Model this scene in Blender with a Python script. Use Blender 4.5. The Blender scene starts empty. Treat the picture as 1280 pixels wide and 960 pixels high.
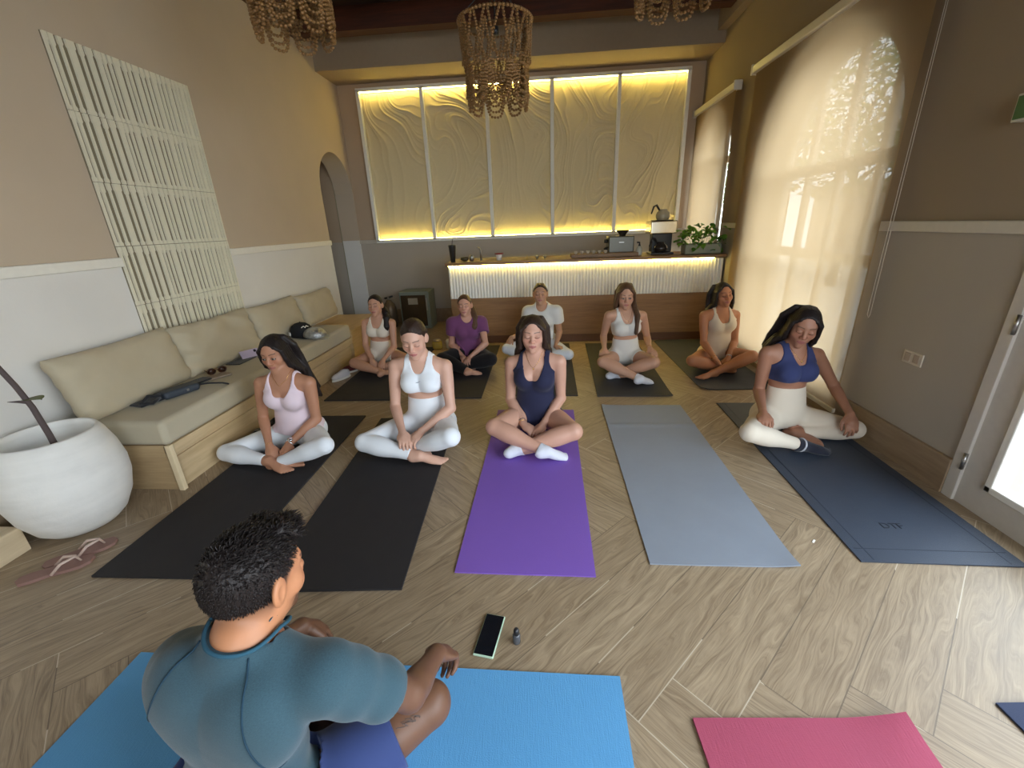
import bpy, bmesh, math, random
import numpy as np
from mathutils import Vector, Matrix
PI = math.pi
COL = bpy.context.scene.collection
rnd = random.Random(7)
RIGHT_X, LEFT_X, BACK_Y, REAR_Y, CEIL_Z = 2.12, -2.8, 6.7, -2.4, 3.62

# ---------------------------------------------------------------- materials
def new_mat(name):
    m = bpy.data.materials.new(name); m.use_nodes = True
    nt = m.node_tree; b = nt.nodes['Principled BSDF']
    return m, nt, b
def nd(nt, t, **kw):
    n = nt.nodes.new(t)
    for k, v in kw.items(): setattr(n, k, v)
    return n
def lk(nt, a, b): nt.links.new(a, b)
def mth(nt, op, a, b=None, c=None):
    n = nt.nodes.new('ShaderNodeMath'); n.operation = op
    for i, v in enumerate((a, b, c)):
        if v is None: continue
        if isinstance(v, (int, float)): n.inputs[i].default_value = v
        else: nt.links.new(v, n.inputs[i])
    return n.outputs[0]
def rgba(c): return (c[0], c[1], c[2], 1.0)
def srgb(r, g, b):
    f = lambda u: (u/255/12.92) if u/255 <= .04045 else ((u/255+.055)/1.055)**2.4
    return (f(r), f(g), f(b))
def mixc(nt, fac, a, b):
    n = nt.nodes.new('ShaderNodeMix'); n.data_type = 'RGBA'
    for sock, v in ((n.inputs[0], fac), (n.inputs[6], a), (n.inputs[7], b)):
        if isinstance(v, (int, float)): sock.default_value = v
        elif isinstance(v, tuple): sock.default_value = rgba(v)
        else: nt.links.new(v, sock)
    return n.outputs[2]
def noise(nt, vec, scale, detail=3, rough=.5, out='Fac'):
    n = nt.nodes.new('ShaderNodeTexNoise'); n.inputs['Scale'].default_value = scale
    n.inputs['Detail'].default_value = detail; n.inputs['Roughness'].default_value = rough
    if vec is not None: nt.links.new(vec, n.inputs['Vector'])
    return n.outputs[out]
def mapping(nt, vec, scale=(1, 1, 1), rot=(0, 0, 0), loc=(0, 0, 0)):
    n = nt.nodes.new('ShaderNodeMapping'); nt.links.new(vec, n.inputs['Vector'])
    n.inputs['Scale'].default_value = scale; n.inputs['Rotation'].default_value = rot; n.inputs['Location'].default_value = loc
    return n.outputs[0]
def objc(nt): return nd(nt, 'ShaderNodeTexCoord').outputs['Object']
def bump(nt, b, h, strength=.3, dist=.01):
    n = nt.nodes.new('ShaderNodeBump'); n.inputs['Strength'].default_value = strength
    n.inputs['Distance'].default_value = dist; nt.links.new(h, n.inputs['Height'])
    nt.links.new(n.outputs[0], b.inputs['Normal'])
MATS = {}
def plain(name, col, rough=.6, metal=0, var=.06, scale=30, bmp=0, bscale=200, spec=.5, coat=0):
    if name in MATS: return MATS[name]
    m, nt, b = new_mat(name); o = objc(nt)
    f = noise(nt, o, scale)
    lk(nt, mixc(nt, f, tuple(c*(1-var) for c in col), tuple(min(1, c*(1+var)) for c in col)), b.inputs['Base Color'])
    b.inputs['Roughness'].default_value = rough; b.inputs['Metallic'].default_value = metal
    b.inputs['Specular IOR Level'].default_value = spec; b.inputs['Coat Weight'].default_value = coat
    if bmp: bump(nt, b, noise(nt, o, bscale), bmp, .003)
    MATS[name] = m; return m
def fabric(name, col, weave=900, bmp=.25, rough=.9, var=.08, sheen=.2, folds=0):
    if name in MATS: return MATS[name]
    m, nt, b = new_mat(name); o = objc(nt)
    f = noise(nt, o, 14, 4)
    lk(nt, mixc(nt, f, tuple(c*(1-var) for c in col), tuple(min(1, c*(1+var)) for c in col)), b.inputs['Base Color'])
    b.inputs['Roughness'].default_value = rough; b.inputs['Sheen Weight'].default_value = sheen
    b.inputs['Specular IOR Level'].default_value = .25
    h = noise(nt, o, weave, 1)
    if folds:
        h2 = noise(nt, mapping(nt, o, (9, 9, 22)), 1.0, 3)
        h = mth(nt, 'ADD', mth(nt, 'MULTIPLY', h, .12), mth(nt, 'MULTIPLY', h2, folds))
    bump(nt, b, h, bmp, .004)
    MATS[name] = m; return m
def wood(name, c1, c2, axis=0, rough=.5, scale=1.0, dark=None):
    if name in MATS: return MATS[name]
    m, nt, b = new_mat(name); o = objc(nt)
    sc = [16*scale]*3; sc[axis] = 1.3*scale
    v = mapping(nt, o, tuple(sc))
    n1 = noise(nt, v, 1.0, 5, .6); n2 = noise(nt, v, 5.0, 3, .6)
    f = mth(nt, 'MULTIPLY', mth(nt, 'ADD', n1, mth(nt, 'MULTIPLY', n2, .45)), .72)
    r = nd(nt, 'ShaderNodeValToRGB'); lk(nt, f, r.inputs[0])
    r.color_ramp.elements[0].position = .33; r.color_ramp.elements[0].color = rgba(c1)
    r.color_ramp.elements[1].position = .68; r.color_ramp.elements[1].color = rgba(c2)
    lk(nt, r.outputs[0], b.inputs['Base Color']); b.inputs['Roughness'].default_value = rough
    bump(nt, b, n2, .08, .002)
    MATS[name] = m; return m
def emit(name, col, strength):
    m, nt, b = new_mat(name)
    o = objc(nt); f = noise(nt, o, 40)
    lk(nt, mixc(nt, f, tuple(c*.97 for c in col), col), b.inputs['Emission Color'])
    b.inputs['Emission Strength'].default_value = strength; b.inputs['Base Color'].default_value = rgba(col)
    return m
def attr_mat(name, rough=.5, bmp=.1, bscale=350, sheen=0):
    m, nt, b = new_mat(name)
    a = nd(nt, 'ShaderNodeAttribute', attribute_name='col'); o = objc(nt)
    f = noise(nt, o, 25, 3)
    mx = nt.nodes.new('ShaderNodeMix'); mx.data_type = 'RGBA'; mx.blend_type = 'MULTIPLY'; mx.inputs[0].default_value = .25
    lk(nt, a.outputs['Color'], mx.inputs[6]); lk(nt, mixc(nt, f, (.8, .76, .74), (1, 1, 1)), mx.inputs[7])
    lk(nt, mx.outputs[2], b.inputs['Base Color']); b.inputs['Roughness'].default_value = rough
    b.inputs['Specular IOR Level'].default_value = .4
    bump(nt, b, noise(nt, o, bscale, 2), bmp, .001)
    return m

# ---------------------------------------------------------------- mesh helpers
class MB:
    def __init__(s): s.v = []; s.f = []; s.sm = []; s.wn = False
    def add(s, vs, fs, smooth=False):
        k = len(s.v); s.v += [tuple(p) for p in vs]; s.f += [tuple(i+k for i in f) for f in fs]; s.sm += [smooth]*len(fs); return s
    def box(s, x0, x1, y0, y1, z0, z1, M=None):
        vs = [(x, y, z) for z in (z0, z1) for y in (y0, y1) for x in (x0, x1)]
        if M is not None: vs = [M @ Vector(v) for v in vs]
        return s.add(vs, [(0, 2, 3, 1), (4, 5, 7, 6), (0, 1, 5, 4), (2, 6, 7, 3), (0, 4, 6, 2), (1, 3, 7, 5)])
    def rbox(s, x0, x1, y0, y1, z0, z1, r, seg=3, M=None):
        s.wn = True; bm = bmesh.new(); bmesh.ops.create_cube(bm, size=1)
        for v in bm.verts: v.co = Vector(((x0+x1)/2+v.co.x*(x1-x0), (y0+y1)/2+v.co.y*(y1-y0), (z0+z1)/2+v.co.z*(z1-z0)))
        bmesh.ops.bevel(bm, geom=bm.edges[:], offset=r, segments=seg, profile=.5, affect='EDGES')
        bm.verts.index_update()
        vs = [v.co.copy() if M is None else M @ v.co for v in bm.verts]
        s.add(vs, [[v.index for v in f.verts] for f in bm.faces], True); bm.free(); return s
    def tube(s, pts, r, n=8, cap=True):
        pts = [Vector(p) for p in pts]; m = len(pts)
        rs = r if isinstance(r, (list, tuple)) else [r]*m
        vs = []; prev = None
        for i, p in enumerate(pts):
            t = (pts[min(i+1, m-1)]-pts[max(i-1, 0)]).normalized()
            if prev is None:
                u = t.cross(Vector((0, 0, 1)));
                if u.length < .05: u = t.cross(Vector((1, 0, 0)))
            else: u = prev - t*prev.dot(t)
            u.normalize(); prev = u; w = t.cross(u)
            vs += [p+(u*math.cos(2*PI*k/n)+w*math.sin(2*PI*k/n))*rs[i] for k in range(n)]
        fs = [(i*n+k, i*n+(k+1) % n, (i+1)*n+(k+1) % n, (i+1)*n+k) for i in range(m-1) for k in range(n)]
        if cap: fs += [tuple(range(n))[::-1], tuple((m-1)*n+k for k in range(n))]
        return s.add(vs, fs, True)
    def lathe(s, prof, c=(0, 0, 0), n=32, M=None, smooth=True):
        vs = [(c[0]+r*math.cos(2*PI*k/n), c[1]+r*math.sin(2*PI*k/n), c[2]+z) for r, z in prof for k in range(n)]
        if M is not None: vs = [M @ Vector(v) for v in vs]
        m = len(prof); fs = [(i*n+k, i*n+(k+1) % n, (i+1)*n+(k+1) % n, (i+1)*n+k) for i in range(m-1) for k in range(n)]
        fs += [tuple(range(n))[::-1], tuple((m-1)*n+k for k in range(n))]
        return s.add(vs, fs, smooth)
    def prism(s, poly, z0, z1, M=None, smooth=False):
        n = len(poly); vs = [(x, y, z0) for x, y in poly]+[(x, y, z1) for x, y in poly]
        if M is not None: vs = [M @ Vector(v) for v in vs]
        fs = [tuple(range(n))[::-1], tuple(range(n, 2*n))]+[(i, (i+1) % n, n+(i+1) % n, n+i) for i in range(n)]
        return s.add(vs, fs, smooth)
    def build(s, name, mat, parent=None, loc=None, rot=None):
        me = bpy.data.meshes.new(name); me.from_pydata([tuple(v) for v in s.v], [], s.f)
        me.polygons.foreach_set('use_smooth', s.sm)
        me.update()
        if mat: me.materials.append(mat)
        o = bpy.data.objects.new(name, me); COL.objects.link(o)
        if loc: o.location = loc
        if rot: o.rotation_euler = rot
        if parent: o.parent = parent
        if s.wn: md = o.modifiers.new('weighted_normals', 'WEIGHTED_NORMAL'); md.weight = 90; md.keep_sharp = True
        return o
def sharp(o, ang=.6):
    me = o.data
    bm = bmesh.new(); bm.from_mesh(me)
    for f in bm.faces: f.smooth = True
    for e in bm.edges:
        if len(e.link_faces) == 2 and e.calc_face_angle(0) > ang: e.smooth = False
    bm.to_mesh(me); bm.free(); return o
def tag(o, label=None, cat=None, group=None, kind=None):
    for k, v in (('label', label), ('category', cat), ('group', group), ('kind', kind)):
        if v: o[k] = v
    return o
def struct(o): o['kind'] = 'structure'; return o
def empty(name, loc=(0, 0, 0), rz=0, label=None, cat=None, group=None):
    o = bpy.data.objects.new(name, None); COL.objects.link(o); o.location = loc; o.rotation_euler = (0, 0, rz)
    o.empty_display_size = .05
    return tag(o, label, cat, group)
def Tm(loc=(0, 0, 0), rot=(0, 0, 0)):
    from mathutils import Euler
    return Matrix.Translation(loc) @ Euler(rot).to_matrix().to_4x4()

# ---------------------------------------------------------------- implicit surfaces
def V(*a): return np.array(a, np.float32)
def unit(v): v = np.asarray(v, float); return v/np.linalg.norm(v)
def smin(a, b, k):
    h = np.maximum(k-np.abs(a-b), 0)/k
    return np.minimum(a, b)-h*h*k*.25
def smax(a, b, k): return -smin(-a, -b, k)
def rc(P, a, b, r1, r2, bulge=0, bt=.35):
    a = np.asarray(a, np.float32); b = np.asarray(b, np.float32); ba = b-a
    q = P-a; t = np.clip(q @ ba/max(float(ba @ ba), 1e-9), 0, 1)
    d = q-t[:, None]*ba
    r = r1+(r2-r1)*t
    if bulge: r = r+bulge*np.exp(-((t-bt)/.25)**2)
    return np.sqrt(np.einsum('ij,ij->i', d, d))-r
def el(P, c, R, rad):
    q = (P-np.asarray(c, np.float32))
    if R is not None: q = q @ np.asarray(R, np.float32)
    rad = np.asarray(rad, np.float32)
    k0 = np.sqrt((((q/rad))**2).sum(1)); k1 = np.sqrt(((q/(rad*rad))**2).sum(1))
    return k0*(k0-1)/np.maximum(k1, 1e-6)
def chain(P, pts, rads, k=.006):
    d = None
    for i in range(len(pts)-1):
        e = rc(P, pts[i], pts[i+1], rads[i], rads[i+1]); d = e if d is None else smin(d, e, k)
    return d
def axis_pts(lo, hi, h, fine=None, hf=None):
    out = [lo]; x = lo
    while x < hi:
        x += hf if fine and fine[0] < x < fine[1] else h
        out.append(x)
    while (len(out)) % 4: out.append(out[-1]+h)
    return np.array(out, np.float32)
def surface(fn, lo, hi, h, fine=None, hf=None):
    """sparse sampling of fn on a rectilinear grid and naive surface nets"""
    ax = [axis_pts(lo[i], hi[i], h, None if fine is None else (fine[0][i], fine[1][i]), hf) for i in range(3)]
    n = [len(a) for a in ax]; nb = [k//4 for k in n]
    ctr = [a.reshape(-1, 4)[:, 0]*.5+np.r_[a.reshape(-1, 4)[1:, 0], a[-1]+h]*.5 for a in ax]
    hw = [(np.r_[a.reshape(-1, 4)[1:, 0], a[-1]+h]-a.reshape(-1, 4)[:, 0])*.5 for a in ax]
    g = np.stack(np.meshgrid(*ctr, indexing='ij'), -1).reshape(-1, 3).astype(np.float32)
    w = np.stack(np.meshgrid(*hw, indexing='ij'), -1).reshape(-1, 3)
    d = fn(g); rad = np.sqrt((w**2).sum(1))
    act = np.abs(d) < rad*1.25+.008
    F = np.repeat(np.repeat(np.repeat(np.where(d.reshape(nb) < 0, -1., 1.).astype(np.float32), 4, 0), 4, 1), 4, 2)
    bi = np.nonzero(act.reshape(nb)); o4 = np.arange(4)
    I = (bi[0][:, None, None, None]*4+o4[:, None, None]); J = (bi[1][:, None, None, None]*4+o4[None, :, None]); K = (bi[2][:, None, None, None]*4+o4[None, None, :])
    I, J, K = np.broadcast_arrays(I, J, K); I, J, K = I.ravel(), J.ravel(), K.ravel()
    vals = np.empty(len(I), np.float32)
    for s in range(0, len(I), 400000):
        sl = slice(s, s+400000)
        vals[sl] = fn(np.stack([ax[0][I[sl]], ax[1][J[sl]], ax[2][K[sl]]], 1))
    F[I, J, K] = vals
    ins = F < 0
    c = [ins[a:n[0]-1+a, b:n[1]-1+b, e:n[2]-1+e] for a in (0, 1) for b in (0, 1) for e in (0, 1)]
    cnt = sum(x.astype(np.int8) for x in c)
    ci = np.nonzero((cnt > 0) & (cnt < 8)); m = len(ci[0])
    cv = np.stack([F[ci[0]+a, ci[1]+b, ci[2]+e] for a in (0, 1) for b in (0, 1) for e in (0, 1)], 1)
    corner = np.array([(a, b, e) for a in (0, 1) for b in (0, 1) for e in (0, 1)], np.float32)
    S = np.zeros((m, 3), np.float32); N = np.zeros(m, np.float32)
    for i in range(8):
        for j in range(i+1, 8):
            if abs(corner[i]-corner[j]).sum() != 1: continue
            x = (cv[:, i] < 0) != (cv[:, j] < 0)
            t = cv[:, i]/np.where(x, cv[:, i]-cv[:, j], 1)
            S += np.where(x[:, None], corner[i]+(corner[j]-corner[i])*t[:, None], 0); N += x
    S /= N[:, None]
    vert = np.stack([ax[k][ci[k]]*(1-S[:, k])+ax[k][ci[k]+1]*S[:, k] for k in range(3)], 1)
    idx = np.full((n[0], n[1], n[2]), -1, np.int32); idx[ci] = np.arange(m)
    quads = []
    for a in range(3):
        b, e = (a+1) % 3, (a+2) % 3
        sl0 = [slice(None)]*3; sl1 = [slice(None)]*3; sl0[a] = slice(0, n[a]-1); sl1[a] = slice(1, n[a])
        A, B = ins[tuple(sl0)], ins[tuple(sl1)]
        e_ = np.array(np.nonzero(A != B)); fl = A[tuple(e_)]
        ok = (e_[b] > 0) & (e_[e] > 0); e_ = e_[:, ok]; fl = fl[ok]
        def at(db, de):
            q = e_.copy(); q[b] -= db; q[e] -= de; return idx[tuple(q)]
        q = np.stack([at(1, 1), at(0, 1), at(0, 0), at(1, 0)], 1)
        q[~fl] = q[~fl][:, ::-1]; quads.append(q)
    Q = np.concatenate(quads); Q = Q[(Q >= 0).all(1)]
    return vert, Q
def np_mesh(name, vert, Q, mat, parent=None, col=None, smooth_iter=0):
    me = bpy.data.meshes.new(name)
    me.vertices.add(len(vert)); me.vertices.foreach_set('co', np.asarray(vert, np.float32).ravel())
    k = Q.shape[1]
    me.loops.add(Q.size); me.loops.foreach_set('vertex_index', Q.ravel().astype(np.int32))
    me.polygons.add(len(Q)); me.polygons.foreach_set('loop_start', np.arange(0, Q.size, k, dtype=np.int32))
    me.polygons.foreach_set('use_smooth', np.ones(len(Q), bool))
    me.update(calc_edges=True)
    if col is not None:
        at = me.color_attributes.new('col', 'FLOAT_COLOR', 'POINT')
        at.data.foreach_set('color', np.c_[col, np.ones(len(col))].astype(np.float32).ravel())
    me.materials.append(mat)
    o = bpy.data.objects.new(name, me); COL.objects.link(o)
    if parent: o.parent = parent
    return o
def hair_mat(name, c1, c2, rough=.38):
    m, nt, b = new_mat(name); o = objc(nt)
    v = mapping(nt, o, (170, 170, 9)); f = noise(nt, v, 1.0, 3, .6)
    lk(nt, mixc(nt, f, c1, c2), b.inputs['Base Color']); b.inputs['Roughness'].default_value = rough
    b.inputs['Specular IOR Level'].default_value = .28
    bump(nt, b, f, .7, .005)
    return m
# ---------------------------------------------------------------- people
FLOOR = .010
def head_field(q, male=False):
    ax = np.abs(q[:, 0]); m = np.stack([ax, q[:, 1], q[:, 2]], 1)
    d = el(q, (0, -.018, .030), None, (.073, .092, .083))
    d = smin(d, el(q, (0, .018, -.035), None, (.057, .060, .070)), .03)
    d = smin(d, rc(m, (0, .058, -.094), (.044, .0, -.058), .016, .014), .03)
    d = smin(d, el(q, (0, .066, -.096), None, (.020, .018, .015)), .015)
    d = smin(d, el(m, (.036, .050, -.024), None, (.025, .022, .026)), .022)
    d = smin(d, rc(m, (0, .070, .030), (.034, .062, .028), .011, .011), .02)
    d = smax(d, -el(m, (.033, .094, .003), None, (.018, .016, .012)), .012)
    d = smin(d, el(m, (.031, .068, .001), None, (.0155, .0135, .0120)), .004)
    d = smin(d, rc(q, (0, .074, .018), (0, .098, -.024), .0070, .0100), .009)
    d = smin(d, el(m, (.0115, .088, -.029), None, (.0085, .0095, .0075)), .006)
    d = smin(d, el(q, (0, .066, -.060), None, (.030, .020, .026)), .015)
    d = smin(d, rc(m, (0, .0835, -.0570), (.017, .077, -.0595), .0045, .002), .004)
    d = smin(d, rc(m, (0, .0825, -.0665), (.014, .077, -.0640), .0058, .003), .004)
    ea = m-np.array([.0755, -.010, -.004], np.float32); ea = np.stack([ea[:, 0]+.35*ea[:, 1], ea[:, 1], ea[:, 2]], 1)
    d = smin(d, el(ea, (.0, 0, 0), None, (.0085, .019, .031)), .005)
    d = smax(d, -el(ea, (.0095, -.002, .002), None, (.006, .010, .017)), .004)
    return d
class Fig:
    def __init__(s, J, sc, face, male=False, curl=(.35, .5, .5), tz=0, fat=1.0, breast=1.0, feet=('bare', 'bare'), fist=0):
        s.J = {k: np.array(v, float) for k, v in J.items() if k != 'q'}; s.s = sc; s.male = male; s.fat = fat; s.br = breast
        j = s.J; s.up = unit(j['N']-j['P']); r = j['Sb']-j['Sa']+.6*(j['Hb']-j['Ha']); r = unit(r-s.up*(r @ s.up))
        s.TR = np.stack([r, np.cross(r, s.up), s.up], 1)
        s.Nn = j['N']
        psi, th, ro = face
        x = np.array([math.cos(psi), math.sin(psi), 0]); f = np.array([math.sin(psi), -math.cos(psi), 0]); z = np.array([0, 0, 1.])
        f, z = math.cos(th)*f-math.sin(th)*z, math.cos(th)*z+math.sin(th)*f
        x, z = math.cos(ro)*x+math.sin(ro)*z, -math.sin(ro)*x+math.cos(ro)*z
        s.HR = np.stack([x, f, z], 1); s.curl = curl
        s.org = np.array([j['P'][0], j['P'][1], 0.]); s.fist = fist
        s.fingers = {k: s.hand_chains(k) for k in 'ab'}
    def T(s, P): return (P-s.J['P'].astype(np.float32)) @ s.TR.astype(np.float32)/s.s
    def Hq(s, P): return (P-s.J['Hd'].astype(np.float32)) @ s.HR.astype(np.float32)/s.s
    def Hw(s, q): return s.J['Hd']+s.HR @ (np.asarray(q, float)*s.s)
    def Tw(s, q): return s.J['P']+s.TR @ (np.asarray(q, float)*s.s)
    def hand_chains(s, k):
        j = s.J; W = j['W'+k]; d = unit(j['F'+k]-W); E = j['E'+k]
        n = np.array([0, 0, -1.])+.25*unit(W-E)*0
        n = n-d*(n @ d)
        if np.linalg.norm(n) < .3:
            n = s.J['P']-W; n = n-d*(n @ d)
        n = unit(n)
        sd = np.cross(d, n); med = s.TR[:, 0]*(1 if k == 'a' else -1)
        if sd @ med < 0: sd = -sd
        c = s.s*(1.08 if s.male else 1.0); out = []
        for i, (o, L) in enumerate(((.027, .070), (.0095, .078), (-.0085, .072), (-.026, .056))):
            p = W+d*c*(.082-abs(o)*.25)+sd*o*c; dirr = unit(d+sd*o*3.0); pts = [p]; a = 0
            for q, fr in enumerate((.45, .32, .27)):
                a += s.curl[q]*(1+.12*i)
                p = p+(dirr*math.cos(a)+n*math.sin(a))*L*fr*c; pts.append(p)
            out.append((pts, [.0090*c, .0082*c, .0074*c, .0062*c]))
        tb = W+d*.022*c+sd*.022*c; t1 = tb+(sd*.55+d*.75+n*.25)*.038*c; t2 = t1+(sd*.15+d*.9+n*.45)*.030*c; t3 = t2+(d*.85+n*.45-sd*.1)*.022*c
        out.append(([tb, t1, t2, t3], [.0145*c, .0115*c, .0095*c, .0075*c]))
        s.__dict__.setdefault('palm', {})[k] = (W, d, n, sd, c)
        return out
    def hand(s, P, k):
        W, d, n, sd, c = s.palm[k]; R = np.stack([sd, n, d], 1)
        f = el(P, W+d*.050*c+n*.002, R, (.040*c, .0155*c, .052*c))
        f = smin(f, rc(P, W, W+d*.05*c, .023*c, .020*c), .015)
        for pts, r in s.fingers[k]:
            f = smin(f, chain(P, pts, r, .003), .005)
        return f
    def foot(s, P, k):
        j = s.J; A = j['A'+k]; d = unit(j['T'+k]-A); c = s.s*(1.1 if s.male else 1); up = np.array([0, 0, 1.]); up = unit(up-d*(up @ d)); sd = np.cross(d, up)
        f = el(P, A-d*.035*c-up*.012*c, np.stack([sd, d, up], 1), (.030*c, .036*c, .030*c))
        f = smin(f, rc(P, A, A+d*.10*c-up*.016*c, .032*c, .020*c), .02)
        f = smin(f, el(P, A+d*.095*c-up*.020*c, np.stack([sd, d, up], 1), (.040*c, .060*c, .019*c)), .02)
        for i, o in enumerate((-.026, -.011, .003, .016, .028)):
            sg = 1 if k == 'a' else -1
            L = (.166, .163, .156, .146, .134)[i]*c
            f = smin(f, rc(P, A+d*.115*c+sd*o*sg*c-up*.022*c, A+d*L+sd*o*1.1*sg*c-up*.024*c, .011*c, (.0105 if i == 0 else .0075)*c), .005)
        return f
    def cull(s, P, fn, pts, m):
        pts = np.array(pts); lo = pts.min(0)-m; hi = pts.max(0)+m
        k = ((P > lo) & (P < hi)).all(1); out = np.full(len(P), .5, np.float32)
        if k.any(): out[k] = fn(P[k])
        return out
    def torso(s, P):
        t = s.T(P); ax = np.abs(t[:, 0]); m = np.stack([ax, t[:, 1], t[:, 2]], 1); w = s.fat*(1.12 if s.male else 1); b = s.br
        d = el(t, (0, -.012, .02), None, (.150*w, .105*w, .105))
        d = smin(d, el(m, (.078, -.055, -.01), None, (.092*w, .092, .092)), .04)
        d = smin(d, el(t, (0, .0, .12), None, (.122*w, .085*w, .11)), .05)
        d = smin(d, el(t, (0, -.008, .20), None, (.108*w, .076*w, .10)), .04)
        d = smin(d, el(t, (0, -.008, .31), None, (.128*w, .090*w, .125)), .04)
        d = smin(d, el(t, (0, -.012, .39), None, (.142*w, .078*w, .068)), .04)
        if s.male:
            d = smin(d, el(m, (.07, .05, .34), None, (.075, .045, .06)), .04)
            d = smin(d, el(m, (.08, -.06, .36), None, (.08, .05, .10)), .05)
        else: d = smin(d, el(m, (.062, .064, .318), None, (.058*b, .052*b, .062*b)), .034)
        for k in 'ab':
            S = ((s.J['S'+k]-s.J['P']) @ s.TR)/s.s
            d = smin(d, rc(t, (0, -.01, .415), S*np.array([.94, 1, 1])-np.array([0, 0, .004]), .050*w, .040*w), .04)
            d = smin(d, rc(t, (0, -.022, .485), S*np.array([.62, 1, 1])+np.array([0, 0, .004 if s.male else .012]), .034, .026), .04)
        return d*s.s
    def neck(s, P):
        a = s.Tw((0, -.012, .43)); b = s.Hw((0, -.020, -.055)); w = 1.22 if s.male else 1
        return rc(P, a, b, .052*s.s*w, .047*s.s*w)
    def head(s, P): return head_field(s.Hq(P), s.male)*s.s
    def arm(s, P, k, g=0):
        j = s.J; w = s.s*(1.2 if s.male else 1)*(.5+.5*s.fat)
        d = rc(P, j['S'+k]+unit(j['E'+k]-j['S'+k])*.010, j['E'+k], .0405*w+g, .0305*w+g, .002)
        return smin(d, rc(P, j['E'+k], j['W'+k], .0305*w+g, .0215*w+g, .0050*w, .25), .012)
    def leg(s, P, k, g=0):
        j = s.J; w = s.s*(1.12 if s.male else 1)*(.4+.6*s.fat)
        d = rc(P, j['H'+k], j['K'+k], .084*w+g, .053*w+g, .006, .45)
        c = rc(P, j['K'+k], j['A'+k], .050*w+g, .031*w+g, .013*w, .3)
        return smin(d, c, .010)
    def groups(s, P):
        j = s.J; g = {}
        g['t'] = s.cull(P, s.torso, [j['P'], j['N'], j['Sa'], j['Sb']], .26)
        g['n'] = s.cull(P, s.neck, [s.Tw((0, 0, .43)), j['Hd']], .12)
        g['h'] = s.cull(P, s.head, [j['Hd']], .20)
        for k in 'ab':
            g['a'+k] = s.cull(P, lambda q: s.arm(q, k), [j['S'+k], j['E'+k], j['W'+k]], .12)
            g['l'+k] = s.cull(P, lambda q: s.leg(q, k), [j['H'+k], j['K'+k], j['A'+k]], .17)
            g['w'+k] = s.cull(P, lambda q: s.hand(q, k), [j['W'+k], s.palm[k][0]+s.palm[k][1]*.1], .13)
            g['f'+k] = s.cull(P, lambda q: s.foot(q, k), [j['A'+k], j['T'+k]], .13)
        return g
    def clothbase(s, P, g=None, legk=.02):
        g = g or s.groups(P)
        d = smin(g['t'], g['n'], .03)
        low = smin(smin(g['t'], g['la'], .035), g['lb'], .035)
        low = np.where(s.T(P)[:, 2] < .2, low, g['t'])
        return smin(d, low, .01), g
    def body(s, P):
        g = s.groups(P)
        d = smin(smin(g['t'], g['n'], .03), g['h'], .018)
        tor = d
        for k in 'ab': d = smin(d, smin(tor, g['a'+k], .022), .004)
        lg = None
        for k in 'ab':
            l = smin(g['l'+k], g['f'+k], .014); lg = l if lg is None else smin(lg, l, .005)
        t2 = smin(tor, np.minimum(g['la'], g['lb']), .035)
        d = smin(d, np.minimum(t2, lg), .004)
        for k in 'ab': d = smin(d, smin(g['a'+k], g['w'+k], .010), .003)
        return smax(d, FLOOR-P[:, 2], .008)
    def bounds(s, m=.13):
        A = np.array(list(s.J.values())); lo = A.min(0)-m; hi = A.max(0)+m
        lo[2] = -.01; hi[2] = s.Hw((0, 0, .11))[2]+.05
        return lo, hi
    def headbox(s): return s.J['Hd']-.135, s.J['Hd']+.135
    def make_body(s, name, mat, skin, h, hf, lip, brow, blush=.5, eyes='closed', label=None, cat='person', stubble=None, patches=None):
        lo, hi = s.bounds(); v, Q = surface(s.body, lo, hi, h, s.headbox(), hf)
        q = s.Hq(v); n = len(v); col = np.tile(np.array(skin, np.float32), (n, 1))
        ax = np.abs(q[:, 0]); z = q[:, 2]; y = q[:, 1]; front = np.clip((y-.045)/.02, 0, 1)
        def bl(m, c):
            m = np.clip(m, 0, 1)[:, None]; col[:] = col*(1-m)+np.array(c, np.float32)*m
        g = lambda a, b, w: np.exp(-((a-b)/w)**2)
        redd = (skin[0]*1.02, skin[1]*.72, skin[2]*.68)
        bl(g(ax, .036, .020)*g(z, -.022, .018)*front*blush, redd)
        bl(g(ax, 0, .012)*g(z, -.024, .012)*front*blush, redd)
        bl(g(ax, .031, .016)*g(z, .006, .010)*front*.45, (skin[0]*.62, skin[1]*.52, skin[2]*.48))
        uz = -.0555-.10*np.maximum(ax-.004, 0)**1.0+.0015*g(ax, .006, .004)
        bl(((z < uz+.003) & (z > -.0735+ax*.35) & (ax < .024)).astype(float)*front*.9, lip)
        bl(g(z, -.0615-ax*.05, .0014)*(ax < .023)*front*.7, tuple(c*.35 for c in lip))
        bz = .028+.004*np.sin(np.clip((ax-.012)/.036, 0, 1)*PI*.75)
        bl(((ax > .012) & (ax < .050)).astype(float)*np.clip(1.3-np.abs(z-bz)/.0036, 0, 1)*front*.85, brow)
        ez = -.006+.0045*((ax-.031)/.015)**2
        bl((np.abs(ax-.031) < .0165).astype(float)*np.clip(1.4-np.abs(z-ez)/.0020, 0, 1)*front, (.018, .011, .008))
        if eyes == 'open':
            e = (((ax-.031)/.0135)**2+((z-.001)/.0058)**2) < 1
            bl(e.astype(float)*front, (.45, .42, .38)); bl((((ax-.031)**2+(z-.001)**2) < .0058**2).astype(float)*e*front, (.02, .012, .008))
            bl(g(z, .006-((ax-.031)/.015)**2*.004, .0018)*(np.abs(ax-.031) < .016)*front, (.02, .012, .01))
        bl(g(ax, .006, .003)*g(z, -.0355, .002)*front*.7, tuple(c*.3 for c in skin))
        if stubble: stubble(s, q, bl, g)
        if patches: patches(s, v, bl, g)
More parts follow.
